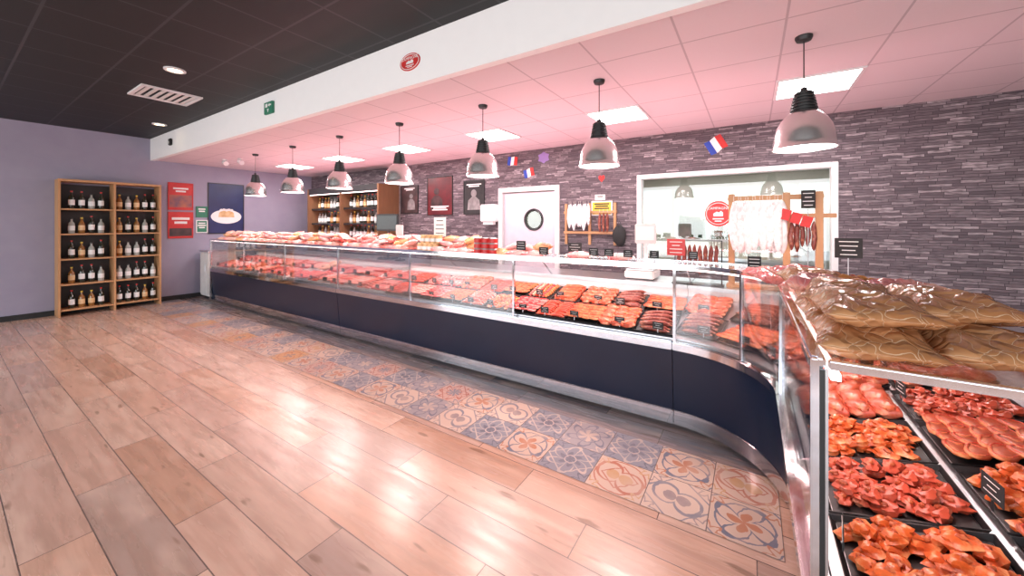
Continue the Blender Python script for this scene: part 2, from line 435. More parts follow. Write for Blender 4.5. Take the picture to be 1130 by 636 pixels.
class Kind:
    def __init__(s, root):
        s.root = root; s.kids = [(c, list(c.children)) for c in root.children] ; s.used = False
    def put(s, mtx, label, cat=None, group=None, scale=1.0):
        if not s.used:
            o = s.root; s.used = True
        else:
            o = s.root.copy(); COL.objects.link(o)
            for c, gs in s.kids:
                k = c.copy(); COL.objects.link(k); k.parent = o
                for g in gs:
                    q = g.copy(); COL.objects.link(q); q.parent = k
            if 'group' in o: del o['group']
        o.location = mtx.to_translation(); o.rotation_euler = mtx.to_euler(); o.scale = (scale,)*3
        o['label'] = label
        if cat: o['category'] = cat
        if group: o['group'] = group
        return o
ALLK = []
def kind(root):
    bpy.context.view_layer.update(); k = Kind(root); ALLK.append(k); return k
T = Matrix.Translation
def R(a, ax='Z'): return Matrix.Rotation(a, 4, ax)
ORD = ['first','second','third','fourth','fifth','sixth','seventh','eighth','ninth','tenth','eleventh','twelfth','thirteenth','fourteenth','fifteenth','sixteenth','seventeenth','eighteenth','nineteenth','twentieth','twenty-first','twenty-second','twenty-third','twenty-fourth','twenty-fifth','twenty-sixth','twenty-seventh','twenty-eighth','twenty-ninth','thirtieth']

# ================================================================ ROOM
XL, YB, CZ, BZ, YF, YS, XR = -10.1, 5.6, 2.85, 3.27, 2.36, -4.0, 5.0
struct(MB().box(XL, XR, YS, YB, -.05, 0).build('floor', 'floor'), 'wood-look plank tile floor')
tm = [tile_mat(0, (.66,.52,.42), (.17,.20,.27), (.52,.23,.13), 2, .46, .40, .43, .9),
      tile_mat(1, (.62,.45,.38), (.42,.13,.09), (.20,.23,.29), 4, .44, .2, .22, .46),
      tile_mat(2, (.66,.40,.19), (.50,.19,.08), (.28,.24,.25), 2, .38, .36, .39, .55),
      tile_mat(3, (.27,.29,.34), (.60,.52,.46), (.14,.16,.21), 3, .46, .1, .13, .48),
      tile_mat(4, (.68,.54,.44), (.50,.18,.11), (.60,.38,.20), 1, .47, .45, .48, .34),
      tile_mat(5, (.38,.36,.38), (.17,.19,.25), (.64,.52,.43), 3, .46, .25, .27, .9),
      tile_mat(6, (.70,.56,.46), (.24,.25,.30), (.34,.28,.28), 1, .42, .9, .95, .62)]
def strip():
    me = bpy.data.meshes.new('floor_tile_strip'); vs = []; fs = []; ids = []
    N = 31; t = .33; x0 = .13-N*t; last = -1
    for r in range(2):
        for c in range(N):
            b = len(vs); X = x0+c*t; Y = 2.15+r*t
            k = last
            while k == last or (r == 1 and k == ids[c]): k = random.choice([0,1,2,3,4,5,6,6,0] if r == 0 else [0,3,5,3,5,1,6,4])
            last = k
            vs += [(X,Y,.002),(X+t,Y,.002),(X+t,Y+t,.002),(X,Y+t,.002)]; fs.append((b,b+1,b+2,b+3)); ids.append(k)
    me.from_pydata(vs, [], fs); uv = me.uv_layers.new(name='UVMap')
    for p in me.polygons:
        p.material_index = ids[p.index]
        for k, li in enumerate(p.loop_indices): uv.data[li].uv = [(0,0),(1,0),(1,1),(0,1)][k]
    for m in tm: me.materials.append(m)
    o = bpy.data.objects.new('floor', me); COL.objects.link(o); return struct(o, 'strip of patterned cement-look tiles in front of the counter')
strip()
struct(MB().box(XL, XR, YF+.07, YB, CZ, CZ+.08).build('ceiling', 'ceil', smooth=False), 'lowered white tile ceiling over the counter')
struct(MB().box(XL, XR, YS, YF+.1, BZ, BZ+.08).build('ceiling', 'blackceil', smooth=False), 'black tile ceiling of the shop floor')
struct(MB().box(XL, XR, YF, YF+.07, CZ-.01, BZ-.001).build('trim_1', 'fascia', smooth=False), 'white bulkhead edge between the two ceilings')
struct(MB().box(XL-.15, XL, YS, YB+.15, 0, BZ+.08).build('wall_left', 'bluewall'), 'blue-grey painted wall')
struct(MB().box(XL, XL+.015, YS, YB, 0, .09).build('baseboard_left', 'blackmatte'))
struct(MB().box(XR, XR+.15, YS, YB+.15, 0, BZ+.08).build('wall_right', 'fascia'))
wf = MB()
wf.box(XL, XR, YS-.15, YS, 0, .3).box(XL, XR, YS-.15, YS, 2.9, BZ+.08)
for x in (XL, -6.3, -2.6, 1.2, XR-.1): wf.box(x, x+.1, YS-.15, YS, .3, 2.9)
struct(wf.build('wall_front', 'fascia'), 'shopfront wall with tall window openings')
wx, wz, ww, wh = rectY(703, 188, 925, 300, YB); WX0, WX1, WZ0, WZ1 = wx-ww/2, wx+ww/2, .98, 2.29
dx, dz, dw, dh = rectY(551, 207, 618, 300, YB); DX0, DX1, DZ1 = dx-dw/2, dx+dw/2, 2.22
wb = MB()
wb.box(XL, DX0, YB, YB+.15, 0, CZ+.08).box(DX0, DX1, YB, YB+.15, DZ1, CZ+.08).box(DX1, WX0, YB, YB+.15, 0, CZ+.08)
wb.box(WX0, WX1, YB, YB+.15, 0, WZ0).box(WX0, WX1, YB, YB+.15, WZ1, CZ+.08).box(WX1, XR, YB, YB+.15, 0, CZ+.08)
struct(wb.build('wall_back', 'stone', smooth=False), 'wall clad in dark stacked slate')
# door
dr = thing('door_1', 'white swing door with round porthole', 'door', ((DX0+DX1)/2, YB, 0)); struct(dr)
W2 = (DX1-DX0)/2
MB().box(-W2, -W2+.08, -.04, .13, 0, DZ1).box(W2-.08, W2, -.04, .13, 0, DZ1).box(-W2+.08, W2-.08, -.04, .13, DZ1-.08, DZ1).build('door_frame', 'white', dr, bevel=.006)
ph = rectY(577, 230, 600, 255, YB); pz = ph[1]; pr = .17; pxl = ph[0]-(DX0+DX1)/2
leaf = MB(); n = 32
vs = []; fs = []
rect = []
a0, a1, b0, b1 = -W2+.095, W2-.095, .01, DZ1-.095
for k in range(n):
    t = 2*PI*k/n; cx_, sz_ = math.cos(t), math.sin(t)
    q = min(((a1-pxl) if cx_ > 0 else (pxl-a0))/max(abs(cx_), 1e-6), ((b1-pz) if sz_ > 0 else (pz-b0))/max(abs(sz_), 1e-6))
    rect.append((pxl+cx_*q, pz+sz_*q))
for cx_, cz_ in ((a0,b0),(a1,b0),(a0,b1),(a1,b1)):
    k = min(range(n), key=lambda i: (rect[i][0]-cx_)**2+(rect[i][1]-cz_)**2); rect[k] = (cx_, cz_)
for y in (.02, .06):
    for k in range(n): vs.append((pxl+pr*math.cos(2*PI*k/n), y, pz+pr*math.sin(2*PI*k/n)))
    for k in range(n): vs.append((rect[k][0], y, rect[k][1]))
for k in range(n):
    j = (k+1) % n
    fs += [(k, j, n+j, n+k), (2*n+k, 3*n+k, 3*n+j, 2*n+j), (k, 2*n+k, 2*n+j, j), (n+k, n+j, 3*n+j, 3*n+k)]
lf = leaf.add(vs, fs).build('door_leaf', 'lilac', dr, ang=30)
MB().tube([(pxl+pr*math.cos(2*PI*k/32), .015, pz+pr*math.sin(2*PI*k/32)) for k in range(32)], .022, 8, closed=True).build('porthole_ring', 'black', lf)
MB().disc(pxl, pz, pr, pr, .035, .041, 32).build('porthole_glass', 'winglass', lf)
MB().box(W2-.22, W2-.15, .008, .02, .98, 1.2).build('push_plate', 'steel', lf, bevel=.003)
# window
wn = thing('window_1', 'large internal window in the slate wall', 'window', ((WX0+WX1)/2, YB, WZ0)); struct(wn)
w2, hh = (WX1-WX0)/2, WZ1-WZ0
f = MB().box(-w2, -w2+.06, -.02, .14, 0, hh).box(w2-.06, w2, -.02, .14, 0, hh).box(-w2+.06, w2-.06, -.02, .14, 0, .06).box(-w2+.06, w2-.06, -.02, .14, hh-.06, hh)
f.build('window_frame', 'white', wn, bevel=.005)
MB().box(-w2+.06, w2-.06, .05, .058, .06, hh-.06).build('window_pane', 'winglass', wn)
# back room
BY = 10.0
struct(MB().box(-5, XR, YB+.15, BY, -.05, 0).build('floor', 'cream'), 'pale floor of the back room')
struct(MB().box(-5, XR, YB+.15, BY, 2.75, 2.85).build('ceiling', 'cream'), 'pale ceiling of the back room')
struct(MB().box(-5.15, -5, YB+.15, BY, 0, 2.85).build('wall_back_room_left', 'cream'))
bw = MB().box(-5, -1.6, BY, BY+.15, 0, 2.85).box(-1.6, -.1, BY, BY+.15, 0, 1.15).box(-1.6, -.1, BY, BY+.15, 2.15, 2.85).box(-.1, XR, BY, BY+.15, 0, 2.85)
struct(bw.build('wall_back_room', 'cream'))
w3 = thing('reflection_window', 'added back room window imitating the outdoor reflection', 'window', (-.85, BY, 1.15)); struct(w3)  # added window; its view stands in for the outdoors mirrored in the pane
MB().box(-.75, -.69, -.02, .1, 0, 1).box(.69, .75, -.02, .1, 0, 1).box(-.69, .69, -.02, .1, 0, .06).box(-.69, .69, -.02, .1, .94, 1).box(-.03, .03, -.02, .1, .06, .94).build('window_frame', 'white', w3)
MB().box(-.69, .69, .03, .036, .06, .94).build('window_pane', 'winglass', w3)
struct(MB().box(-40, 40, BY+.2, 60, -.3, -.25).build('ground', 'grass'), 'grass added behind the window that imitates the reflection')
hd = MB()
for i in range(16): hd.blob((1.5, .9, 1.2+.4*random.random()), .25, i, (-14+i*1.5, 22, .6), 16, 9)
hd = hd.build('hedge', 'foliage'); tag(hd, 'dark green hedge added to imitate the outdoor reflection', 'hedge')  # greenery added to imitate the reflected outdoors
for i, (x, y) in enumerate(((.45, 7.2), (-1.35, 7.2), (.45, 9.0), (-1.35, 9.0))):
    t = thing('ceiling_light', ['square ceiling light seen through the internal window, nearest and rightmost', 'square ceiling light in back room, near and left', 'square ceiling light in back room, far and right', 'square ceiling light in back room, far and left'][i], 'ceiling light', (x, y, 2.75))
    MB().box(-.3, .3, -.3, .3, -.02, 0).build('light_frame', 'white', t); MB().box(-.28, .28, -.28, .28, -.024, -.0205).build('diffuser', 'panel', t)
t = thing('work_table', 'long steel work table in the back room behind the window', 'table', (-.2, 8.2, 0))
MB().box(-1.1, 1.1, -.35, .35, .86, .9).build('table_top', 'steel', t, bevel=.005)
for sx in (-1.02, 1.02):
    for sy in (-.28, .28): MB().tube([(sx, sy, 0), (sx, sy, .86)], .022, 8).build('leg', 'steel', t)
MB().box(-1.0, 1.0, -.28, .28, .25, .27).build('lower_shelf', 'steel', t)
t = thing('storage_shelf', 'white tall storage shelf at the right of the back room', 'shelf', (.75, 9.6, 0))
for sx in (-.45, .45):
    for sy in (-.2, .2): MB().tube([(sx, sy, 0), (sx, sy, 2.0)], .018, 8).build('upright', 'white', t)
for z in (.3, .8, 1.3, 1.8): MB().box(-.46, .46, -.22, .22, z, z+.03).build('shelf_board', 'white', t)
for i, (bx_, bz_) in enumerate(((-.2, .83), (.2, .83), (-.15, 1.33), (.22, 1.33))):
    c = MB().box(-.16, .16, -.15, .15, 0, .25).box(-.17, .17, -.16, .16, .25, .29).build('storage_box', ['cream', 'white', 'red', 'cream'][i], None, bevel=.008)
    tag(c, ['grey lidded box on the lower left of the back room shelf', 'white lidded box on the lower right of the back room shelf', 'red lidded box on the upper left of the back room shelf', 'grey lidded box on the upper right of the back room shelf'][i], 'box', loc=(.75+bx_, 9.6, bz_))

# ================================================================ CEILING FIXTURES
names7 = ['far left, nearest the blue-grey wall', 'second from the far left', 'third from the far left', 'middle of the row, fourth from either end', 'third from the right end', 'second from the right end', 'nearest and largest at right end of row']
for i in range(6):
    x = .48-1.8*i
    lab = ['largest and nearest', 'second nearest', 'third nearest', 'fourth nearest', 'fifth nearest', 'farthest'][i]
    t = thing('ceiling_light', 'square white panel light in pink-lit ceiling, %s of six' % lab, 'ceiling light', (x, 4.36, CZ), group=None)
    MB().box(-.3, .3, -.3, -.275, -.012, 0).box(-.3, .3, .275, .3, -.012, 0).box(-.3, -.275, -.275, .275, -.012, 0).box(.275, .3, -.275, .275, -.012, 0).build('light_frame', 'white', t)
    MB().box(-.275, .275, -.275, .275, -.009, -.001).build('diffuser', 'panel', t)
    L = bpy.data.lights.new('panel light', 'AREA'); L.shape = 'SQUARE'; L.size = .55; L.energy = 30; L.color = (1, .90, .90)
    lo = bpy.data.objects.new('panel_light_lamp', L); COL.objects.link(lo); lo.location = (x, 4.36, CZ-.03)

def pendant():
    t = thing('pendant_lamp', '', 'pendant lamp')
    MB().lathe([(.0, 0), (.05, 0), (.05, -.012), (.042, -.03), (.012, -.036), (0, -.036)], n=20).build('ceiling_rose', 'black', t)
    MB().tube([(0, 0, -.034), (0, 0, -.37)], .004, 6).build('cord', 'black', t)
    p = [(0, -.345), (.018, -.35), (.02, -.372), (.045, -.378), (.052, -.386)]
    z = -.386
    for k in range(6):
        p += [(.056+.004*k, z), (.056+.004*k, z-.011), (.046+.004*k, z-.012), (.046+.004*k, z-.019)]; z -= .021
    p += [(.078, z), (.08, z-.012), (0, z-.012)]
    MB().lathe(p, n=28).build('lamp_housing', 'black', t, ang=25)
    q = [(.078, -.515), (.095, -.53), (.128, -.565), (.152, -.61), (.166, -.665), (.172, -.72), (.176, -.75), (.182, -.757), (.182, -.762), (.173, -.762), (.168, -.72), (.160, -.665), (.146, -.612), (.122, -.57), (.09, -.537), (.0, -.525)]
    rf = MB().lathe(q, n=40).build('reflector', 'alu', t, ang=50)
    MB().lathe([(0, -.748), (.170, -.748), (.170, -.756), (0, -.756)], n=36).build('lens', 'lens', rf)
    return kind(t)
PK = pendant()
for i, x in enumerate((-7.63, -6.33, -5.03, -3.75, -2.43, -1.14, .295)):
    PK.put(T((x, 3.2, CZ-.0)), 'bell-shaped aluminium pendant lamp over the counter, '+names7[i])
    L = bpy.data.lights.new('pendant light', 'SPOT'); L.energy = 56; L.color = (1, .62, .55); L.spot_size = 2.75; L.spot_blend = .7; L.shadow_soft_size = .12
    lo = bpy.data.objects.new('pendant_lamp_light', L); COL.objects.link(lo); lo.location = (x, 3.2, CZ-.78)
def downl(px, py, lab, g):
    c = onZ(px, py, BZ); t = thing('recessed_downlight', lab, 'downlight', c)
    MB().lathe([(.06, 0), (.095, 0), (.095, -.012), (.07, -.016), (.06, -.004)], n=24).build('trim_ring', 'white', t)
    MB().lathe([(0, -.003), (.065, -.003), (.065, -.008), (0, -.008)], n=24).build('lens', 'spot', t)
downl(193, 77, 'warm round recessed downlight glowing in the black ceiling', None)
downl(176, 137, 'small round recessed downlight in the black ceiling near the left wall', None)
c = onZ(183, 105, BZ); t = thing('ceiling_vent', 'white square air vent in the black ceiling', 'vent', c)
MB().box(-.3, .3, -.3, -.26, -.02, 0).box(-.3, .3, .26, .3, -.02, 0).box(-.3, -.26, -.26, .26, -.02, 0).box(.26, .3, -.26, .26, -.02, 0).build('vent_frame', 'white', t)
v = MB()
for k in range(7): v.box(-.26, .26, -.24+k*.075, -.20+k*.075, -.014, -.006)
v.build('vent_louvres', 'offwhite', t)
for i, (px, py) in enumerate(((248, 176), (265, 175))):
    c = onZ(px, py, CZ); t = thing('ceiling_spotlight', ['small white swivel spotlight on white ceiling, farther left one', 'small white swivel spotlight on white ceiling, right one beside the pendant row'][i], 'spotlight', c)
    MB().lathe([(0, 0), (.045, 0), (.045, -.02), (0, -.02)], n=18).build('mount', 'white', t)
    MB().tube([(0, 0, -.018), (0, 0, -.05)], .008, 8).build('stem', 'white', t)
    MB().tube([(-.06, 0, -.05), (-.01, 0, -.065), (.07, 0, -.09)], [.03, .038, .045], 14).build('lamp_head', 'white', t)

def oval_sign(name, label, loc, rz, rx, rzz, cat='sign'):
    t = thing(name, label, cat, loc, (0, 0, rz))
    sb = MB().disc(0, 0, rx, rzz, -.006, 0, 36).build('sign_board', 'red', t)
    MB().tube([(rx*.88*math.cos(2*PI*k/36), -.007, rzz*.84*math.sin(2*PI*k/36)) for k in range(36)], rx*.025, 6, closed=True).build('border_ring', 'whiteprint', sb)
    text_obj('lettering', 'CAMPAGNE', rx*.30, 'whiteprint', sb, (0, -.008, rzz*.42))
    MB().prism([(-rx*.35, -rzz*.2), (rx*.35, -rzz*.2), (rx*.35, rzz*.08), (rx*.2, rzz*.22), (rx*.05, rzz*.08), (-rx*.1, rzz*.16), (-rx*.35, rzz*.0)], -.009, -.006).build('emblem', 'whiteprint', sb)
    MB().box(-rx*.4, rx*.4, -.009, -.006, -rzz*.45, -rzz*.36).box(-rx*.25, rx*.25, -.009, -.006, -rzz*.62, -rzz*.54).build('lettering_lines', 'whiteprint', sb)
    return t
cx_, cz_, w_, h_ = rectY(442, 59, 464, 78, YF)
oval_sign('logo_sign', 'red oval sticker with white lettering on the white bulkhead', (cx_, YF, cz_), 0, w_/2, h_/2)
cx_, cz_, w_, h_ = rectY(294, 113, 303, 126, YF)
t = thing('exit_sign', 'small dark green exit sign on the white bulkhead', 'sign', (cx_, YF, cz_))
MB().box(-w_/2, w_/2, -.03, 0, -h_/2, h_/2).build('sign_case', 'greenprint', t, bevel=.004)
MB().box(-w_*.32, -w_*.06, -.032, -.03, h_*.05, h_*.35).prism([(w_*.0, h_*.2), (w_*.2, h_*.05), (w_*.2, h_*.14), (w_*.38, h_*.14), (w_*.38, h_*.26), (w_*.2, h_*.26), (w_*.2, h_*.35)], -.032, -.03).prism([(-.02, -h_*.1), (.02, -h_*.1), (0, -h_*.4)], -.032, -.03).build('exit_symbol', 'whiteprint', t)
cx_, cz_, w_, h_ = rectY(187, 153, 192, 161, YF)
t = thing('motion_sensor', 'tiny dark sensor on the left end of the white bulkhead', 'sensor', (cx_, YF, cz_))
MB().box(-.05, .05, -.04, 0, -.06, .06).build('sensor_case', 'black', t, bevel=.01); MB().disc(0, -.01, .025, .025, -.048, -.038, 16).build('sensor_lens', 'offwhite', t)

# ================================================================ COUNTER UNITS
YC = 3.05; CC = Vector((-.51, 2.42)); RC = .63
def arc(a0, a1, n=14): return [(CC.x+RC*math.cos(a), CC.y+RC*math.sin(a), math.cos(a), math.sin(a)) for a in [a0+(a1-a0)*i/n for i in range(n+1)]]
def line_x(x0, x1): return [(x0, YC, 0, 1), (x1, YC, 0, 1)]
def line_y(y0, y1): return [(.12, y0, 1, 0), (.12, y1, 1, 0)]
def rc(s0, s1, z0, z1): return [(s0, z0), (s1, z0), (s1, z1), (s0, z1)]
RISE = .20
def unit(label, org, whole, panes, posts, fronts=99):
    t = thing('display_counter', label, 'display counter', org)
    P = lambda prof, path, name, mat, bevel=0: MB().sweep(prof, path).build(name, mat, t, org, bevel=bevel)
    P(rc(.14, 1.18, 0, .08), whole, 'plinth', 'black')
    P(rc(.05, .15, .03, .14), whole, 'kick_plate', 'chrome', .004)
    P([(.045, .145), (.075, .145), (.03, .615), (0, .615)], whole, 'front_panel', 'navy', .003)
    P([(.16, .08), (1.2, .08), (1.2, .96), (.83, .96), (.83, .68+RISE-.005), (.06, .68), (.06, .62)], whole, 'cabinet_body', 'white')
    P([(-.014, .62), (.05, .62), (.05, .68), (-.014, .68)], whole, 'sill_trim', 'chrome', .006)
    P([(.05, .685), (.825, .685+RISE), (.825, .695+RISE), (.05, .695)], whole, 'display_deck', 'steel')
    P(rc(.80, 1.35, .962, 1.0), whole, 'worktop', 'steel', .004)
    P(rc(-.010, .022, 1.244, 1.274), whole, 'front_rail', 'chrome', .006)
    P(rc(.47, .49, 1.244, 1.262), whole, 'rear_rail', 'chrome', .003)
    P(rc(.03, .048, 1.226, 1.240), whole, 'display_lamp', 'tube')
    for i, pth in enumerate(panes):
        if i < fronts: P(rc(.004, .010, .682, 1.244), pth, 'front_glass', 'glass')
        P(rc(.022, .47, 1.252, 1.260), pth, 'top_glass', 'glass')
    for (x, y, nx, ny) in posts:
        tx, ty = -ny, nx
        m = Matrix(((nx, tx, 0, x-org[0]), (ny, ty, 0, y-org[1]), (0, 0, 1, 0), (0, 0, 0, 1)))
        b = MB()
        b.box(-.002, .022, -.010, .010, .68, 1.25, m)
        b.box(.02, .48, -.006, .006, 1.236, 1.25, m)
        b.add([(.46, -.006, 1.244), (.49, -.006, 1.244), (.85, -.006, 1.0), (.82, -.006, 1.0), (.46, .006, 1.244), (.49, .006, 1.244), (.85, .006, 1.0), (.82, .006, 1.0)],
              [(0,1,2,3), (7,6,5,4), (0,4,5,1), (1,5,6,2), (2,6,7,3), (3,7,4,0)], m)
        b.build('glass_bracket', 'chrome', t, bevel=.002)
    return t
g = .004
xa = [-9.21, -7.76, -6.31, -4.86, -3.41, -1.96, -.51]
UA = unit('long navy refrigerated display counter, far left unit beside the blue-grey wall', (-7.03, YC, 0), line_x(xa[0], xa[3]-g), [line_x(xa[i]+g, xa[i+1]-g) for i in range(3)], [(x+.012, YC, 0, 1) for x in xa[:3]])
UB = unit('long navy refrigerated display counter, middle unit between the far unit and the curved corner', (-2.68, YC, 0), line_x(xa[3], xa[6]-g), [line_x(xa[i]+g, xa[i+1]-g) for i in range(3, 6)], [(x+.012, YC, 0, 1) for x in xa[3:6]], 2)
UC = unit('curved navy corner display counter joining the two straight runs', (-.3, 2.9, 0), arc(PI/2, 0, 20), [arc(PI/2-.01, PI/4+.01), arc(PI/4-.01, .01)],
          [(CC.x+RC*math.cos(a), CC.y+RC*math.sin(a), math.cos(a), math.sin(a)) for a in (PI/2-.02, PI/4)])
UD = unit('short navy display counter running towards the viewer at right with open end', (.12, 1.76, 0), line_y(2.415, 1.1), [line_y(2.41, 1.11)], [(.12, 2.40, 1, 0)])
def end_frame(t, org, mapper, glazed):
    def P(poly, y0, y1, name, mat, bevel=.002):
        b = MB().prism(poly, y0, y1); b.v = [mapper(v) for v in b.v]; return b.build(name, mat, t, org, bevel=bevel)
    P([(-.008, 0), (.008, 0), (.008, 1.274), (-.008, 1.274)], 0, .016, 'end_post', 'chrome', .003)
    P([(.0085, .1), (.018, .1), (.018, 1.25), (.0085, 1.25)], .002, .014, 'post_gasket', 'black', 0)
    P([(.0185, .1), (.024, .1), (.024, 1.25), (.0185, 1.25)], 0, .012, 'inner_post', 'steel', 0)
    P([(.024, 1.254), (.50, 1.254), (.50, 1.274), (.024, 1.274)], 0, .018, 'end_rail', 'chrome', .003)
    P([(.024, .04), (1.2, .04), (1.2, .96), (.83, .96), (.83, .68+RISE), (.024, .68)], 0, .018, 'end_panel', 'navy', .003)
    if glazed: P([(.024, .69), (.83, .70+RISE), (.83, 1.0), (.50, 1.245), (.024, 1.245)], .008, .013, 'end_glass', 'glass', 0)
    P([(.48, 1.245), (.50, 1.266), (.86, 1.0), (.83, 1.0)], 0, .018, 'end_stay', 'chrome', .002)
end_frame(UD, (.12, 1.76, 0), lambda v: Vector((.12+v.x, 1.1-v.y, v.z)), False)
end_frame(UA, (-7.03, YC, 0), lambda v: Vector((xa[0]-v.y, YC+v.x, v.z)), True)

# ================================================================ FOOD KINDS
def kidney(rx, ry, n=20, seed=0):
    o = []
    for k in range(n):
        t = 2*PI*k/n; q = 1+.16*math.cos(2*t+.6)+.09*math.sin(3*t+seed)
        o.append((rx*q*math.cos(t), ry*q*math.sin(t)))
    return o
def slab(poly, h):
    b = MB(); n = len(poly)
    rings = [(.90, 0), (1.0, h*.3), (1.0, h*.7), (.9, h)]
    vs = []; fs = []
    for s_, z in rings:
        for x, y in poly: vs.append((x*s_, y*s_, z+.004*noise.noise(Vector((x*40, y*40, z)))))
    for i in range(3):
        for k in range(n):
            j = (k+1) % n; fs.append((i*n+k, i*n+j, (i+1)*n+j, (i+1)*n+k))
    fs.append(tuple(range(n-1, -1, -1))); fs.append(tuple(3*n+k for k in range(n)))
    return b.add(vs, fs)
def k_steak(m, nm='steak', bone=False):
    t = thing(nm, '', 'meat')
    p = kidney(.050, .036); slab(p, .016).build('meat', m, t, ang=60)
    MB().tube([(x*1.0, y*1.0, .009) for x, y in p[2:13]], [.002, .004, .005, .005, .005, .005, .005, .005, .004, .003, .002], 7).build('fat_rim', 'fat', t)
    if bone: MB().tube([(.034, -.012, .010), (.055, -.020, .011), (.078, -.024, .012)], [.005, .005, .007], 7).build('bone', 'bone', t)
    return kind(t)
K = {}
K['steak'] = k_steak('beef'); K['chop'] = k_steak('pork', 'pork_chop', True); K['escalope'] = k_steak('veal', 'escalope')
t = thing('tied_roast', '', 'meat'); rm = MB().blob((.125, .052, .042), .08, 3, (0, 0, .04), 16, 10, fq=1.5, pw=.8).build('meat', 'beef2', t)
for x in (-.08, -.03, .02, .07):
    r = .052*math.sqrt(max(.1, 1-(x/.13)**2))+.006
    MB().tube([(x, r*math.cos(2*PI*k/14), .04+r*.82*math.sin(2*PI*k/14)) for k in range(14)], .0030, 5, closed=True).build('string', 'string', t)
K['roast'] = kind(t)
def k_link(nm, L, r, m, tie='string', bend=.012, cat='sausage'):
    t = thing(nm, '', cat); n = 9
    pts = [((i/(n-1)-.5)*L, bend*math.sin(PI*i/(n-1)), r) for i in range(n)]
    rs = [r*.3]+[r*.85]+[r]*(n-4)+[r*.85]+[r*.3]
    MB().tube(pts, rs, 9).build('casing', m, t)
    for sx in (-1, 1): MB().blob((.007, .006, .005), .1, 1, (sx*(L/2+.004), 0, r), 8, 5).build('tied_end', tie, t)
    return kind(t)
K['link'] = k_link('fresh_sausage', .125, .016, 'links'); K['merguez'] = k_link('red_sausage', .135, .0125, 'merguez', 'merguez')
K['dried'] = k_link('dried_sausage', .20, .018, 'dried', 'dried', bend=.006)
t = thing('ham_piece', '', 'ham'); MB().blob((.060, .042, .028), .16, 5, (0, 0, .025), 16, 10, flat=-.024).build('meat', 'ham', t)
MB().blob((.050, .034, .013), .2, 8, (.0, 0, .042), 14, 7).build('fat_cap', 'crust', t); K['ham'] = kind(t)
t = thing('terrine_loaf', '', 'terrine'); b = MB().box(-.12, .12, -.036, .036, 0, .045); b.build('pate', 'ham', t, bevel=.010, seg=3)
MB().blob((.118, .036, .014), .2, 2, (0, 0, .044), 18, 6, pw=.6).build('crust', 'crust', t); K['terrine'] = kind(t)
t = thing('meat_skewer', '', 'skewer'); MB().tube([(-.13, 0, .02), (.13, 0, .02)], .002, 6).build('stick', 'palewood', t)
for i in range(6): MB().blob((.018, .019, .017), .25, i, (-.09+i*.036, 0, .02), 9, 6, pw=.7).build('meat_cube', ['beef', 'chicken', 'merguez', 'marin', 'beef', 'marin'][i], t)
K['skewer'] = kind(t)
t = thing('minced_meat_mound', '', 'minced meat')
b = MB().blob((.130, .135, .045), .2, 4, (0, 0, .0), 22, 12, flat=0, fq=3)
b.build('meat', 'mince', t)
b = MB()
for i in range(70):
    a = random.random()*6.3; r = random.random()*.115; z = .042*math.sqrt(max(.05, 1-(r/.13)**2)); p = Vector((r*math.cos(a), r*math.sin(a), z))
    q = [p+Vector((math.cos(a+k*.7)*.010*k, math.sin(a+k*.7)*.010*k, .003*(1-k))) for k in range(4)]; b.tube(q, .0035, 5)
b.build('strands', 'mince', t)['kind'] = 'stuff'; K['mince'] = kind(t)
t = thing('whole_chicken', '', 'poultry'); MB().blob((.12, .08, .055), .1, 6, (0, 0, .05), 18, 11, fq=1.2).build('body', 'chicken', t)
for sy in (-1, 1):
    MB().tube([(.03, sy*.065, .05), (.08, sy*.072, .065), (.13, sy*.045, .07), (.155, sy*.04, .072)], [.02, .03, .018, .010], 9).build('leg', 'chicken', t)
    MB().tube([(-.04, sy*.07, .04), (-.08, sy*.09, .04), (-.04, sy*.1, .035)], [.014, .014, .008], 8).build('wing', 'chicken', t)
K['chicken'] = kind(t)
t = thing('meat_slice', '', 'meat'); slab(kidney(.049, .036, 18, 2), .011).build('meat', 'crust', t, ang=60)
MB().tube([(x*.8, y*.8, .0115) for x, y in kidney(.049, .036, 18, 2)], .0022, 6, closed=True).build('herb_edge', 'merguez', t); K['slice'] = kind(t)
def k_chunk(sd, m):
    t = thing('meat_chunk', '', 'meat'); MB().blob((.036, .024, .017), .42, sd, (0, 0, .013), 12, 8, fq=1.6).build('meat', m, t)
    MB().blob((.014, .009, .006), .4, sd+2, (.006, .002, .027), 9, 6).build('glaze', 'crust', t); return kind(t)
K['chunk'] = k_chunk(3, 'marin'); K['chunk2'] = k_chunk(8, 'ham')

def tray(m, nm):
    t = thing('serving_tray', '', 'tray'); a, b_, h = .152, .165, .016
    MB().box(-a+.012, a-.012, -b_+.012, b_-.012, 0, .004).build('tray_base', m, t)
    b = MB()
    vs = []
    for (q, z) in ((.010, .0), (.0, h), (-.002, h), (.007, 0.0)):
        vs += [(-a+q, -b_+q, z), (a-q, -b_+q, z), (a-q, b_-q, z), (-a+q, b_-q, z)]
    fs = []
    for i, j in ((0, 1), (1, 2), (2, 3), (3, 0)):
        for k in range(4): fs.append((i*4+k, i*4+(k+1) % 4, j*4+(k+1) % 4, j*4+k))
    b.add(vs, fs).build('tray_rim', m, t); return kind(t)
TW, TB = tray('white', 'white'), tray('black', 'black')
t = thing('price_tag', '', 'price tag')
cd = MB().box(-.042, .042, -.001, .001, .02, .078).build('card', 'blackmatte', t)
b = MB()
for k, w in enumerate((.056, .034, .062)): b.box(-w/2, w/2, -.0022, -.001, .067-.016*k-.002, .067-.016*k)
b.build('chalk_marks', 'whiteprint', cd); MB().box(-.003, .003, -.002, .002, -.01, .022).build('spike', 'steel', t)
TAG = kind(t)

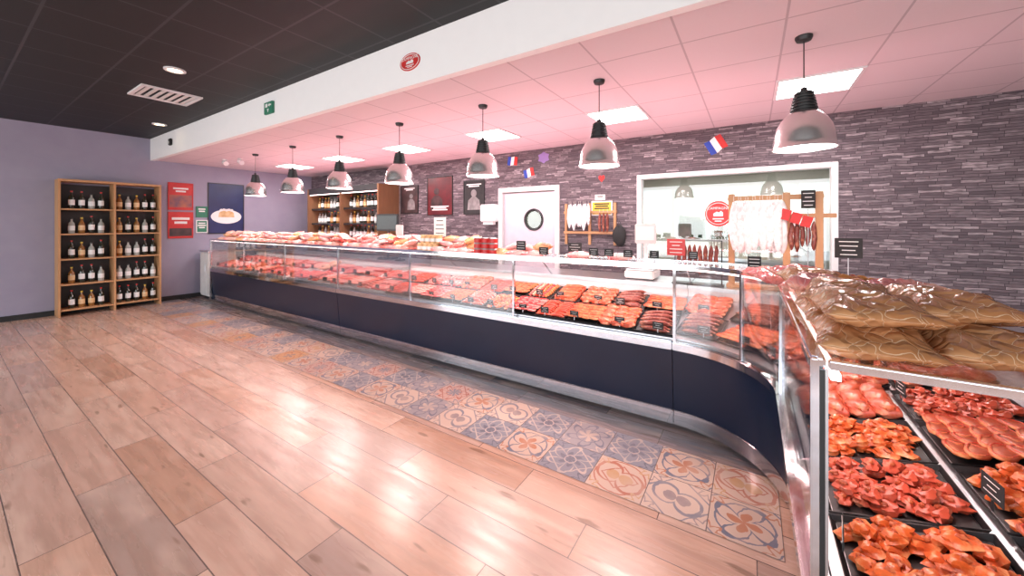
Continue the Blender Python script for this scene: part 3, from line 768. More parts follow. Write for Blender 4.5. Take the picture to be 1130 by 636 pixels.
grid = lambda xs, ys, rz, dz=.005: [(dx, ds, rz, .004+dz*j, .22) for j, ds in enumerate(ys) for dx in xs]
ARR = {
 'steak': grid((-.106, -.036, .036, .106), (.135, .085, .03, -.025, -.078, -.128), 0, .004),
 'chop': grid((-.11, -.037, .034, .10), (.13, .07, .01, -.05, -.11), .2),
 'escalope': grid((-.106, -.036, .036, .106), (.135, .08, .02, -.04, -.10), .1),
 'slice': grid((-.106, -.036, .036, .106), (.135, .085, .03, -.025, -.075, -.122), 0, .004),
 'roast': [(dx, ds, PI/2+.1*dx, .005, 0) for dx in (-.118, -.059, .0, .059, .118) for ds in (.08, -.08)],
 'link': [(sx, -.135+.038*i, PI*0, .005, 0) for i in range(8) for sx in (-.072, .072)]+[(0.01, -.11+.055*i, .15, .034, 0) for i in range(5)],
 'merguez': [(sx, -.138+.0305*i, 0, .005, 0) for i in range(10) for sx in (-.074, .074)],
 'dried': [(0, -.13+.043*i, .04*(i % 3-1), .005, 0) for i in range(7)]+[(0, -.09+.06*i, .25, .038, 0) for i in range(4)],
 'ham': [(dx, ds, .4*dx*10, .005, 0) for dx in (-.096, 0, .096) for ds in (.12, .04, -.04, -.12)],
 'terrine': [(0, .115, 0, .005, 0), (0, .035, 0, .005, 0), (0, -.045, 0, .005, 0), (0, -.122, 0, .005, 0)],
 'skewer': [(0, -.125+.042*i, 0, .005, 0) for i in range(7)],
 'mince': [(0, 0, 0, .005, 0)],
 'chicken': [(0, .075, .1, .005, 0), (0, -.085, -.1, .005, 0)]}
rr = random.Random(3)
CH = []
while len(CH) < 36:
    p = (rr.uniform(-.12, .12), rr.uniform(-.13, .13))
    lv = 0 if len(CH) < 26 else 1
    if all((p[0]-q[0])**2+(p[1]-q[1])**2 > .030**2 or q[5] != lv for q in CH): CH.append((p[0], p[1], rr.uniform(0, 6), .006+.020*lv, 0, lv))
ARR['chunk'] = [c[:5] for c in CH]; ARR['chunk2'] = [(-c[0], c[1], c[2]+1, c[3], 0) for c in CH]
DESC = {'steak': 'raw red steak with fat rim', 'chop': 'raw pink pork chop with bone', 'escalope': 'pale pink raw escalope', 'slice': 'browned marinated meat slice',
        'roast': 'red roast tied with string', 'link': 'fresh pink sausage link', 'merguez': 'thin red sausage', 'dried': 'dark dried sausage',
        'ham': 'browned ham piece', 'terrine': 'crusted terrine loaf', 'skewer': 'wooden skewer of meat cubes', 'mince': 'mound of minced red meat', 'chicken': 'whole raw chicken',
        'chunk': 'orange marinated meat chunk', 'chunk2': 'reddish marinated meat chunk'}
SCL = {'roast': .58, 'chicken': .9, 'link': 1.02, 'merguez': 1.02, 'dried': 1.1, 'skewer': 1.03, 'terrine': 1.0, 'mince': 1.06, 'chunk': .92, 'chunk2': .92}
SL = math.atan2(RISE, .775)
def frame(x, y, nx, ny, s):
    phi = math.atan2(ny, nx)-PI/2
    return T((x+nx*s, y+ny*s, .695+(s-.05)*RISE/.775+.001)) @ R(phi) @ R(SL, 'X')
def fill(fr, k, where, dark, tagit):
    TK = TB if dark else TW
    TK.put(fr, '%s tray of %ss, %s' % ('black' if dark else 'white', DESC[k].replace('raw ', '').replace(' with fat rim', '').replace(' with bone', '').replace(' with string', ''), where), 'tray')
    j = random.uniform
    for q, (dx, ds, rz, dz_, tilt) in enumerate(ARR[k]):
        if k in ('steak', 'chop', 'escalope', 'slice'): rz = rz+j(-.5, .5)
        if k in ('link', 'merguez', 'dried'): rz = rz+j(-.1, .1)
        if tilt: m = fr @ T((dx+j(-.006, .006), ds+j(-.004, .004), dz_+.010)) @ R(-tilt, 'X') @ R(rz)
        else: m = fr @ T((dx+j(-.004, .004), ds+j(-.003, .003), dz_)) @ R(rz+j(-.05, .05))
        K[k].put(m, '%s in %s' % (DESC[k], where), None, '%ss in %s' % (DESC[k], where), scale=SCL.get(k, 1.08)*j(.93, 1.07))
    if tagit:
        TAG.put(fr @ T((random.uniform(-.06, .06), -.153, .018)) @ R(-.25, 'X') @ R(j(-.15, .15)), 'small black price tag at the front of %s' % where)
rowA = ['link', 'roast', 'chop', 'mince', 'ham', 'escalope', 'link', 'steak', 'roast', 'mince', 'steak', 'link', 'escalope', 'roast']
rowA2 = ['mince', 'roast', 'mince', 'roast', 'mince', 'roast', 'chop', 'link', 'roast', 'escalope', 'chicken', 'roast', 'mince', 'chop']
rowB = ['escalope', 'link', 'roast', 'merguez', 'chop', 'steak', 'slice', 'link', 'chunk', 'steak', 'merguez', 'slice', 'ham', 'dried']
rowB2 = ['roast', 'mince', 'steak', 'merguez', 'mince', 'roast', 'ham', 'merguez', 'slice', 'skewer', 'terrine', 'ham', 'dried', 'slice']
for i in range(14):
    for (x0, a, b2, nm, dk) in ((-9.21, rowA, rowA2, 'far unit', False), (-4.86, rowB, rowB2, 'middle unit', None)):
        x = x0+.155+4.35/14*i+.0
        d = (dk if dk is not None else i > 2)
        for (s_, kk, rw) in ((.225, a[i], 'front row'), (.575, b2[i], 'back row')):
            fill(frame(x, YC, 0, 1, s_), kk, '%s slot of %s, %s' % (ORD[i], rw, nm), d, True)
cf = ['dried', 'slice', 'chunk2', 'ham']; cb = ['ham', 'dried', 'terrine', 'slice', 'ham', 'dried']
for i in range(4):
    a = PI/2-(i+.5)*PI/8; n_ = (math.cos(a), math.sin(a)); fill(frame(CC.x+RC*n_[0], CC.y+RC*n_[1], *n_, .27), cf[i], '%s slot of front row, curved corner' % ORD[i], True, True)
for i in range(5):
    a = PI/2-(i+.5)*PI/10; n_ = (math.cos(a), math.sin(a)); fill(frame(CC.x+RC*n_[0], CC.y+RC*n_[1], *n_, .615), cb[i], '%s slot of back row, curved corner' % ORD[i], True, True)
for i in range(4):
    y = 2.25-.32*i
    fill(frame(.12, y, 1, 0, .235), ['ham', 'chunk', 'chunk2', 'chunk'][i], '%s slot of front row, short right unit' % ORD[i], True, i % 2 == 1)
    fill(frame(.12, y, 1, 0, .58), ['chunk2', 'slice', 'chunk', 'slice'][i], '%s slot of back row, short right unit' % ORD[i], True, i % 2 == 0)

# ================================================================ GOODS ON TOP OF THE GLASS
ZT = 1.2605
def k_bag(nm, m, w, d, h, seed, lab=None, seals=True, nz=.12):
    t = thing(nm, '', 'package'); bg_ = MB().pillow(w, d, h, seed, nz=nz).build('bag', m, t, ang=70)
    for sx in ((-1, 1) if seals else ()):
        n = 9; b = MB()
        b.add([(sx*(w/2-.002), -d/2+d*k/n, h/2+.003*(-1)**k) for k in range(n+1)]+[(sx*(w/2+.016), -d/2+d*k/n, h/2-.003*(-1)**k) for k in range(n+1)], [(k, k+1, n+2+k, n+1+k) for k in range(n)])
        b.build('crimped_seal', 'seal', t)
    if lab: MB().blob((w*.22, d*.3, .006), .02, 1, (0, 0, h*.97), 16, 4, pw=.5).build('label', lab, bg_)
    return kind(t)
B = {'pink': k_bag('sausage_pack', 'pinkpack', .22, .15, .055, 1, 'whiteprint'), 'red': k_bag('meat_pack', 'redpack', .20, .15, .05, 2, 'creampack'),
     'gold': k_bag('snack_bag', 'goldpack', .19, .15, .065, 3, 'redpack'), 'cream': k_bag('biscuit_bag', 'creampack', .19, .15, .055, 4, None)}
BD = {'pink': 'pink wrapped sausage pack', 'red': 'red wrapped meat pack', 'gold': 'golden snack bag', 'cream': 'cream biscuit bag'}
t = thing('jar', '', 'jar'); jb = MB().lathe([(0, 0), (.036, 0), (.039, .006), (.039, .065), (.033, .076), (0, .076)], n=20).build('jar_body', 'caketone', t)
MB().lathe([(0, .074), (.036, .074), (.037, .09), (.034, .093), (0, .093)], n=20).build('lid', 'caketone', t); MB().lathe([(.0392, .015), (.0398, .015), (.0398, .052), (.0392, .052)], n=20).build('label', 'whiteprint', jb)
JAR = kind(t)
t = thing('tin', '', 'tin'); tb = MB().lathe([(0, 0), (.044, 0), (.045, .003), (.043, .006), (.043, .05), (.045, .053), (.044, .057), (.040, .055), (0, .055)], n=24).build('can', 'steel', t)
MB().lathe([(.0435, .008), (.0442, .008), (.0442, .048), (.0435, .048)], n=24).build('label', 'red', tb); TIN = kind(t)

cnt = {}
def topput(Kd, x, y, z, rz, tx, ty, desc, where, scale=1.0):
    nm = (desc, where); cnt[nm] = cnt.get(nm, 0)+1
    Kd.put(T((x, y, z)) @ R(rz) @ R(ty, 'Y') @ R(tx, 'X'), '%s on counter glass, %s, %s from left' % (desc, where, ORD[cnt[nm]-1]), None, None, scale)
rnd = random.Random(5)
def heap(x0, x1, keys, where, dens=.12, lv=4):
    x = x0; i = 0
    u = rnd.uniform
    while x < x1:
        for L_, (yy, zz, nm_, sp) in enumerate(((.12, 0, 'front layer', .02), (.30, 0, 'rear layer', .02), (.20, .055, 'upper layer', .04), (.24, .11, 'topmost', .05))):
            if L_ >= lv: continue
            k = rnd.choice(keys)
            topput(B[k], x+(dens/2 if L_ > 1 else 0)+u(-.02, .02), YC+yy+u(-sp, sp), ZT+zz, u(-.5, .5) if L_ < 2 else u(-1, 1), u(-.3, .3) if L_ > 1 else 0, u(-.35, .35) if L_ > 1 else 0, BD[k], where+' '+nm_)
        x += dens+.05; i += 1
heap(-8.9, -6.5, ['gold', 'cream', 'cream', 'pink'], 'far heap')
heap(-6.3, -4.95, ['pink', 'red', 'cream', 'pink', 'gold'], 'second heap')
heap(-4.8, -3.5, ['pink', 'pink', 'cream', 'red', 'gold'], 'third heap')
heap(-3.0, -2.62, ['pink', 'gold', 'red'], 'fourth heap')
heap(-2.15, -1.66, ['gold', 'pink', 'pink'], 'fifth heap', lv=3)
for i in range(12):
    r, c = divmod(i, 4); lv = 1 if i >= 8 else 0
    x = -3.34+.085*c; y = YC+.12+(.1*r if not lv else .05)
    JAR.put(T((x, y, ZT+(.0935 if lv else 0))) @ R(i), 'small amber jar beside the paper sign, %s' % (['front row', 'rear row', 'upper layer'][r]+', '+ORD[c]+' from left'))
for i in range(9):
    r, c = divmod(i, 3)
    TIN.put(T((-2.44+.1*c, YC+.08, ZT+.0575*r)) @ R(i*.3) , 'round tin with red label, %s column, %s layer from the glass' % (ORD[c], ORD[r]))
for i, px in enumerate((638, 683)):
    p = onY(px, 272, YC+.22)
    B['pink'].put(T((p.x, YC+.24, ZT)) @ R(.3), ['pink wrapped sausage pack alone beside the small black sign', 'pink wrapped sausage pack alone near the weighing scale'][i])

# right-hand heap of bags
big = [k_bag('bread_bag', 'brownbag', .31, .22, .07, 7, None, seals=False, nz=.22), k_bag('cellophane_bag', 'pinkbag', .24, .17, .055, 9, None, seals=False, nz=.25)]
t = thing('pastry_twist', '', 'pastry')
pts = [((i/14-.5)*.2, .012*math.sin(i*1.3), .022+.008*math.cos(i*1.3)) for i in range(15)]
MB().tube(pts, [.008]+[.018+.003*(i % 2) for i in range(13)]+[.008], 10).build('crust', 'pastry', t)
MB().blob((.012, .012, .006), .2, 3, (0, 0, .045), 8, 5).build('glaze', 'crust', t); TW_ = kind(t)
for (x, y, z, rz, lab) in ((.245, 1.27, 0, 1.50, 'lowest tan bag nearest the glass end'), (.25, 1.33, .065, 1.62, 'tan bag lying on top of the nearest tan bag'), (.24, 1.55, 0, 1.6, 'second tan bag from the glass end, lowest layer'), (.25, 1.84, 0, 1.5, 'third tan bag from the glass end, lowest layer'), (.45, 1.34, .0, 1.6, 'tan bag at the right side of the heap'), (.45, 1.62, .0, 1.5, 'tan bag behind and right of the pastries'), (.22, 2.04, .05, 1.7, 'tan bag on the upper layer at the far end'), (.25, 1.56, .065, 1.45, 'tan bag in the middle of the upper layer'), (.43, 1.48, .065, 1.7, 'tan bag at the right of the upper layer')):
    big[0].put(T((x, y, ZT+z)) @ R(rz), 'golden-brown '+lab)
for (x, y, z, rz, tl, lab) in ((.20, 1.74, .075, 1.3, .1, 'pink cellophane bag beside the pastries on the heap'), (.40, 1.76, .07, .4, -.1, 'pink cellophane bag at the right side of the heap'), (.40, 2.02, .0, .8, 0, 'pink cellophane bag behind the pastries'), (.22, 2.24, .0, 1.2, 0, 'pink cellophane bag at the far end of the heap'), (.42, 2.26, .0, .9, .1, 'pink cellophane bag behind the far end of the heap'), (.14, 2.47, .0, .3, .05, 'pink cellophane bag nearest the curved corner rail'), (.08, 2.70, 0, .5, 0, 'pink cellophane bag on the curved corner glass'), (.20, 2.34, .05, .7, .1, 'pink cellophane bag piled above the far end of the heap')):
    big[1].put(T((x, y, ZT+z)) @ R(rz) @ R(tl, 'X'), lab)
for i in range(8):
    TW_.put(T((.18+.05*(i % 4), 1.84+.08*(i//4)+.02*(i % 2), ZT+.080+.01*(i % 2))) @ R(.4+.35*i), 'golden pastry twist among the pink cellophane bags, %s from the glass end' % ORD[i], scale=.65)

def card(name, label, px0, py0, px1, py1, Y, mat, marks, lean=.12, base=ZT, foot='steel'):
    cx_, cz_, w, h = rectY(px0, py0, px1, py1, Y)
    t = thing(name, label, 'sign', (cx_, Y, base)); z0 = max(0, cz_-h/2-base)
    sb = MB().box(-w/2, w/2, -.003, .003, z0, z0+h).build('sign_board', mat, t, bevel=.0015)
    b = MB(); n = 4 if h > .1 else 3
    for k in range(n):
        ww_ = w*rnd.uniform(.4, .8); zz = z0+h*(1-(k+.8)/(n+.6)); b.box(-ww_/2, ww_/2, -.0042, -.003, zz-h*.02, zz+h*.02)
    b.build('illegible_writing', marks, sb)
    b = MB().box(-.03, .03, -.03, .03, 0, .006)
    if z0 > .01: b.tube([(0, .006, .004), (0, .006, z0+h*.5)], .0035, 6)
    b.build('sign_stand', foot, t); return t
card('paper_sign', 'white paper sign standing beside the jars', 479, 240, 492, 261, YC+.3, 'whiteprint', 'blackmatte')
card('chalkboard_sign', 'small black sign standing between the hanging sausages and scale', 627, 268, 642, 278, YC+.3, 'blackmatte', 'whiteprint')
card('red_sign', 'small red sign leaning beside the weighing scale', 736, 264, 756, 282, YC+.3, 'red', 'whiteprint')
card('chalkboard_sign', 'small black price sign on the curved corner glass', 825, 288, 840, 305, 2.95, 'blackmatte', 'whiteprint')
card('chalkboard_sign', 'black board with white writing at far right before window', 921, 263, 952, 285, 3.9, 'blackmatte', 'whiteprint', base=1.0)
card('chalkboard_sign', 'little black board above the wooden sausage rack', 884, 210, 900, 230, 3.93, 'blackmatte', 'whiteprint', base=1.0)
card('paper_sign', 'white notice standing on worktop behind the tins', 505, 262, 520, 276, YC+.36, 'whiteprint', 'blackmatte')
card('chalkboard_sign', 'small black tag standing beside the fifth heap of bags', 570, 266, 580, 276, YC+.1, 'blackmatte', 'whiteprint')
card('red_sign', 'small red sign beside the tins near the dispenser', 478, 262, 500, 272, YC+.36, 'red', 'whiteprint')
for i, px in enumerate((600, 655, 672, 693, 722, 765)):
    card('chalkboard_sign', 'tiny black price card on counter glass, %s between porthole door and wire stand' % ORD[i], px-5, 273+i, px+5, 281+i, YC+.06, 'blackmatte', 'whiteprint')

def scale_(px, Y, label, rz=0):
    p = onY(px, 270, Y); t = thing('weighing_scale', label, 'scale', (p.x, Y, 1.0), (0, 0, rz))
    MB().box(-.15, .15, -.16, .16, .01, .09).build('base', 'offwhite', t, bevel=.012)
    MB().box(-.14, .14, -.14, .14, .095, .105).build('weighing_plate', 'steel', t, bevel=.004)
    MB().box(-.02, .02, .13, .16, .08, .36).build('column', 'offwhite', t, bevel=.004)
    dh_ = MB().box(-.11, .11, .11, .15, .36, .58).build('display_head', 'offwhite', t, bevel=.01)
    MB().box(-.095, .095, .106, .111, .40, .55).build('display_screen', 'whiteprint', dh_)
    for sx in (-.12, .12): MB().tube([(sx, -.1, 0), (sx, -.1, .012)], .015, 10).build('foot', 'black', t)
scale_(709, 4.12, 'white weighing scale with display head left of the red sign')
p = onY(428, 243, 4.05); t = thing('till_monitor', 'black till monitor on the worktop before the far refrigerator', 'monitor', (p.x, 4.05, 1.0), (0, 0, .35))
MB().box(-.14, .14, -.1, .1, 0, .03).build('base', 'black', t, bevel=.006); MB().tube([(0, 0, .03), (0, .02, .5)], .022, 10).build('column', 'black', t)
mc = MB().box(-.2, .2, -.03, .02, .46, .74).build('monitor_case', 'black', t, bevel=.012); MB().box(-.175, .175, -.034, -.029, .49, .71).build('screen', 'screen', mc)
p = onY(440, 243, 4.0); t = thing('card_terminal', 'small customer display beside the till monitor', 'terminal', (p.x+.05, 3.98, 1.0), (0, 0, .1))
MB().box(-.05, .05, -.06, .06, 0, .02).tube([(0, 0, .02), (0, 0, .42)], .012, 8).build('stand', 'black', t); MB().box(-.07, .07, -.02, .01, .40, .56).build('display_case', 'offwhite', t, bevel=.006)

# ================================================================ HANGING SAUSAGES
def hang_kind(nm, m, L, r, cat='sausage'):
    t = thing(nm, '', cat); n = 11
    MB().tube([(.006*math.sin(i*.9), 0, -.05-L*i/(n-1)) for i in range(n)], [r*.25, r*.7]+[r*(1+.08*math.sin(i*2)) for i in range(n-4)]+[r*.7, r*.25], 10).build('casing', m, t)
    MB().tube([(0, 0, 0), (0, 0, -.055)], .0018, 5).build('string', 'string', t)
    return kind(t)
HW, HD = hang_kind('hanging_sausage', 'mould', .41, .034), hang_kind('hanging_dark_sausage', 'dried', .30, .022)
RY = 4.0
t = thing('sausage_rack', 'wooden rack holding hanging sausages before the internal window', 'rack', (.2, RY, 1.0))
ps = [-.36, .05, .27]
for x in ps: MB().box(x-.025, x+.025, -.025, .025, .03, .85).build('post', 'palewood', t, bevel=.004)
MB().box(-.39, .30, -.02, .02, .79, .83).build('top_bar', 'palewood', t, bevel=.004)
MB().box(.03, .38, -.02, .02, .63, .665).build('lower_bar', 'palewood', t, bevel=.004)
MB().box(-.40, .32, -.07, .07, 0, .03).build('base_board', 'palewood', t, bevel=.004)
for i in range(21):
    x = -.14+.018*i; y = RY+(-.08, .03, -.03)[i % 3]
    HW.put(T((x, y, 1.83)) @ R(i), 'pale floury sausage on wooden rack, %s from left' % ORD[i], scale=random.uniform(.92, 1.14))
for i in range(5):
    HD.put(T((.28+.038*i, RY-.04, 1.64)) @ R(i), 'small dark sausage on right arm of wooden rack, %s from left' % ORD[i], scale=random.uniform(.7, .95))
for i in range(3):
    o = MB().box(-.035, .035, -.002, .002, -.09, 0).build('red_label', 'red'); tag(o, 'red card label hooked on the wooden rack, %s from left' % ORD[i], 'label', loc=(.25+.07*i, RY-.10, 1.70-.03*i)); o.rotation_euler = (0, .3, .2)
RX0 = onY(622, 240, 5.55).x; RX1 = onY(680, 240, 5.55).x
t = thing('wall_rack', 'pine wall rack on slate between the door and internal window', 'rack', ((RX0+RX1)/2, 5.6, 1.5))
hw = (RX1-RX0)/2
for z in (.26, -.06): MB().box(-hw, hw, -.05, 0, z-.02, z+.02).build('rail', 'palewood', t, bevel=.003)
for x in (-hw+.03, 0, hw-.03): MB().box(x-.02, x+.02, -.03, 0, -.25, .4).build('upright', 'palewood', t, bevel=.003)
for i in range(9):
    HW.put(T((RX0+.12+.04*i, 5.50+(-.03 if i % 2 else 0), 1.93)) @ R(i), 'pale sausage hanging from pine wall rack, %s from left' % ORD[i], scale=random.uniform(.75, 1.0))
for i in range(3):
    HD.put(T((RX0+.62+.06*i, 5.50, 1.80)) @ R(i), 'dark sausage hanging from pine wall rack, %s from left' % ORD[i], scale=1.0)
p = onY(680, 262, 5.4); t = thing('leather_pouch', 'dark pouch hanging at right end of pine wall rack', 'bag', (p.x, 5.54, p.z-.12)); MB().blob((.1, .05, .16), .12, 2, (0, 0, .14), 14, 9).build('pouch', 'blackmatte', t); MB().tube([(-.04, 0, .28), (0, .02, .36), (.04, 0, .28)], .006, 6).build('strap', 'black', t)
p = onY(770, 275, 3.95)
t = thing('hook_stand', 'black wire stand with dark dried sausages on the worktop', 'stand', (p.x, 3.95, 1.0))
MB().box(-.22, .22, -.06, .06, 0, .015).build('base', 'black', t); MB().tube([(-.2, 0, .01), (-.2, 0, .42), (.2, 0, .42), (.2, 0, .01)], .006, 7).build('wire_frame', 'black', t)
for i in range(8): HD.put(T((p.x-.16+.045*i, 3.95-.0, 1.42)) @ R(i), 'dark sausage on black wire stand, %s from left' % ORD[i], scale=random.uniform(.75, .95))

# ================================================================ POSTERS AND WALL ITEMS
def poster(name, label, r, Y, mat, parts, frame='black', wall='back'):
    cx_, cz_, w, h = r
    loc = (cx_, Y, cz_) if wall == 'back' else (XL, cx_, cz_)
    t = thing(name, label, 'poster', loc, (0, 0, 0 if wall == 'back' else PI/2))
    fr_ = .018
    MB().box(-w/2, w/2, -.02, 0, -h/2, -h/2+fr_).box(-w/2, w/2, -.02, 0, h/2-fr_, h/2).box(-w/2, -w/2+fr_, -.02, 0, -h/2+fr_, h/2-fr_).box(w/2-fr_, w/2, -.02, 0, -h/2+fr_, h/2-fr_).build('picture_frame', frame, t, bevel=.002)
    pb = MB().box(-w/2+fr_, w/2-fr_, -.012, 0, -h/2+fr_, h/2-fr_).build('print', mat, t)
    for nm, m, fn in parts:
        b = MB(); fn(b, w, h); b.build(nm, m, pb)
    return t
def lines(z, ws, th=.03):
    def fn(b, w, h):
        for k, q in enumerate(ws): b.box(-w*q/2, w*q/2, -.015, -.012, h*(z-k*th*1.7), h*(z-k*th*1.7+th))
    return fn
def figure(sx=0, s=1):
    def fn(b, w, h):
        b.disc(sx*w, h*.12, w*.12*s, h*.10*s, -.0145, -.012, 20)
        b.prism([(sx*w-w*.28*s, -h*.36), (sx*w+w*.28*s, -h*.36), (sx*w+w*.24*s, -h*.08), (sx*w+w*.08*s, h*.02), (sx*w-w*.08*s, h*.02), (sx*w-w*.24*s, -h*.08)], -.014, -.012)
    return fn
poster('poster', 'dark framed photo poster nearest the far refrigerator', rectY(443, 205, 462, 236, YB), YB, 'darkpic', [('figure_shape', 'greypic', figure(.1, .8)), ('print_marks', 'whiteprint', lines(.38, (.6, .4)))])
poster('poster', 'larger dark red poster in the middle of three on slate', rectY(472, 195, 500, 238, YB), YB, 'redpic', [('figure_shape', 'darkpic', figure(-.12, .9)), ('print_marks', 'whiteprint', lines(-.28, (.7, .5, .6), .025))])
poster('poster', 'black and white poster beside the door', rectY(512, 199, 535, 237, YB), YB, 'blackmatte', [('figure_shape', 'greypic', figure(0, 1.1)), ('print_marks', 'whiteprint', lines(.36, (.7, .5)))])
def plate(b, w, h): b.disc(0, -h*.16, w*.42, h*.14, -.0145, -.012, 28)
def cake(b, w, h):
    b.prism([(-w*.22, -h*.17), (w*.22, -h*.17), (w*.20, -h*.08), (w*.10, -h*.03), (-w*.10, -h*.03), (-w*.20, -h*.08)], -.016, -.0142)
def icing(b, w, h):
    for k in range(5): b.disc(-w*.14+k*w*.07, -h*.03+.01*(k % 2), w*.05, h*.025, -.0175, -.0158, 14)
poster('poster', 'midnight blue framed picture of a cake on a plate', rectX(229, 203, 269, 258, XL), 0, 'navyprint', [('plate_print', 'whiteprint', plate), ('cake_print', 'caketone', cake), ('icing_print', 'whiteprint', icing)], wall='left')
def band(z0, z1):
    return lambda b, w, h: b.box(-w*.44, w*.44, -.014, -.012, h*z0, h*z1)
poster('poster', 'upper red poster with a sunset picture beside the wine rack', rectX(185, 202, 213, 232, XL), 0, 'red', [('sunset_print', 'sunset', band(-.4, .05)), ('print_marks', 'whiteprint', lines(.26, (.6, .4), .06))], frame='red', wall='left')
poster('poster', 'lower red poster with white marks beside the wine rack', rectX(185, 234, 213, 263, XL), 0, 'red', [('dark_print', 'darkpic', band(-.42, -.12)), ('print_marks', 'whiteprint', lines(.2, (.7, .5), .09))], frame='red', wall='left')
poster('notice', 'upper small green notice beside the cake picture', rectX(216, 228, 229, 240, XL), 0, 'greenprint', [('print_marks', 'whiteprint', lines(.2, (.6, .5), .12))], frame='greenprint', wall='left')
poster('notice', 'lower small green notice beside the cake picture', rectX(216, 243, 229, 257, XL), 0, 'greenprint', [('print_marks', 'whiteprint', lines(.2, (.6, .7, .5), .1))], frame='whiteprint', wall='left')
poster('notice', 'yellow notice pinned on the slate left of the internal window', rectY(653, 222, 676, 238, YB), YB, 'yellow', [('print_marks', 'blackmatte', lines(.25, (.7, .6, .7), .09))], frame='whiteprint')
poster('notice', 'small white notice above the yellow notice', rectY(657, 215, 668, 221, YB), YB, 'whiteprint', [('print_marks', 'blackmatte', lines(.15, (.6, .5), .12))], frame='whiteprint')
def bunting(px, py, ang, sz, label):
    p = onY(px, py, YB); t = thing('paper_flag', label, 'flag', (p.x, YB-.012, p.z), (0, ang, 0))
    w, h = sz
    for nm, m, a, b in (('blue_band', 'blueprint', -w/2, -w/6), ('white_band', 'whiteprint', -w/6, w/6), ('red_band', 'red', w/6, w/2)):
        MB().prism([(a, -h/2+.01*math.sin(a*30)), (b, -h/2+.01*math.sin(b*30)), (b, h/2+.01*math.sin(b*30)), (a, h/2+.01*math.sin(a*30))], -.003, .003).build(nm, m, t)
bunting(566, 178, .15, (.2, .15), 'tricolour paper flag highest over the white door')
bunting(584, 191, -.2, (.2, .14), 'tricolour paper flag just above the white door')
bunting(790, 160, -.5, (.22, .19), 'tilted tricolour paper flag above the internal window')
p = onY(600, 174, YB); o = MB().prism([(.12*math.cos(a)*(1 if i % 2 else .72), .10*math.sin(a)*(1 if i % 2 else .8)) for i, a in enumerate([2*PI*k/12 for k in range(12)])], -.004, 0).build('paper_cutout', 'purple'); tag(o, 'lilac map-shaped paper cutout on slate near the flags', 'decoration', loc=(p.x, YB, p.z))
p = onY(664, 197, YB); o = MB().prism([(0, -.06), (.05, .0), (.045, .04), (.02, .05), (0, .03), (-.02, .05), (-.045, .04), (-.05, 0)], -.004, 0).build('paper_heart', 'red'); tag(o, 'small red heart cutout on slate above the yellow notice', 'decoration', loc=(p.x, YB, p.z))
r = rectY(535, 226, 551, 245, YB); t = thing('paper_dispenser', 'white paper towel dispenser on slate beside the door', 'dispenser', (r[0], YB, r[1]))
MB().box(-r[2]/2, r[2]/2, -.16, 0, -r[3]/2, r[3]/2).build('case', 'white', t, bevel=.02); MB().box(-r[2]*.35, r[2]*.35, -.12, -.05, -r[3]/2-.05, -r[3]/2+.01).build('paper', 'whiteprint', t)
r = rectY(778, 222, 808, 250, YB); t = oval_sign('logo_sign', 'red oval sticker with white lettering on the internal window', (r[0], YB-.03, r[1]), 0, r[2]/2, r[3]/2)

# ================================================================ FAR REFRIGERATED CABINET
CX0, CX1, CY0, CY1, CZT = -9.2, -6.5, 5.0, 5.58, 2.42
org = ((CX0+CX1)/2, CY0, 0)
t = thing('refrigerated_wall_cabinet', 'tall open refrigerated cabinet with shelves in the far corner', 'refrigerator', org)
q = lambda b, n, m, bv=0: b.build(n, m, t, org, bevel=bv)
q(MB().box(CX0, CX1, CY1-.04, CY1, .1, CZT), 'back_panel', 'greypic')
q(MB().box(CX0, CX0+.05, CY0, CY1-.04, .1, CZT), 'side_panel', 'wood', .004); q(MB().box(CX1-.05, CX1, CY0, CY1-.04, .1, CZT), 'side_panel', 'wood', .004)
q(MB().box((CX0+CX1)/2-.02, (CX0+CX1)/2+.02, CY0, CY1-.04, .5, CZT-.14), 'divider', 'wood', .004)
q(MB().box(CX0+.05, CX1-.05, CY0, CY1-.04, CZT-.14, CZT), 'canopy', 'black', .008); q(MB().box(CX0, CX1, CY0+.05, CY1, 0, .1), 'plinth', 'black')
q(MB().box(CX0+.05, CX1-.05, CY0, CY1-.04, .1, .5), 'lower_tank', 'black', .006)
q(MB().box(CX0+.06, CX1-.06, CY0+.03, CY0+.05, CZT-.155, CZT-.14), 'lamp_tube', 'tube')
for z in (.92, 1.25, 1.58, 1.93):
    q(MB().box(CX0+.05, CX1-.05, CY0+.10, CY1-.04, z-.02, z), 'shelf', 'steel', .003); q(MB().box(CX0+.05, CX1-.05, CY0+.08, CY0+.10, z-.025, z+.015), 'price_rail', 'black')
def bottle(nm, m, h, r, cap, lab):
    t = thing(nm, '', 'bottle'); gb = MB().lathe([(0, 0), (r*.95, 0), (r, h*.02), (r, h*.60), (r*.85, h*.68), (r*.36, h*.78), (r*.34, h*.93), (0, h*.93)], n=16).build('glass_body', m, t)
    MB().lathe([(0, h*.92), (r*.4, h*.92), (r*.4, h), (0, h)], n=12).build('cap', cap, t); MB().lathe([(r*1.01, h*.2), (r*1.03, h*.2), (r*1.03, h*.5), (r*1.01, h*.5)], n=16).build('label', lab, gb)
    return kind(t)
BT = [bottle('wine_bottle', 'bottledark', .31, .038, 'red', 'whiteprint'), bottle('glass_bottle', 'bottleamber', .28, .04, 'yellow', 'caketone'), bottle('glass_bottle', 'bottleclear', .27, .04, 'black', 'whiteprint')]
bl = ['dark green bottle', 'amber bottle', 'pale glass bottle']
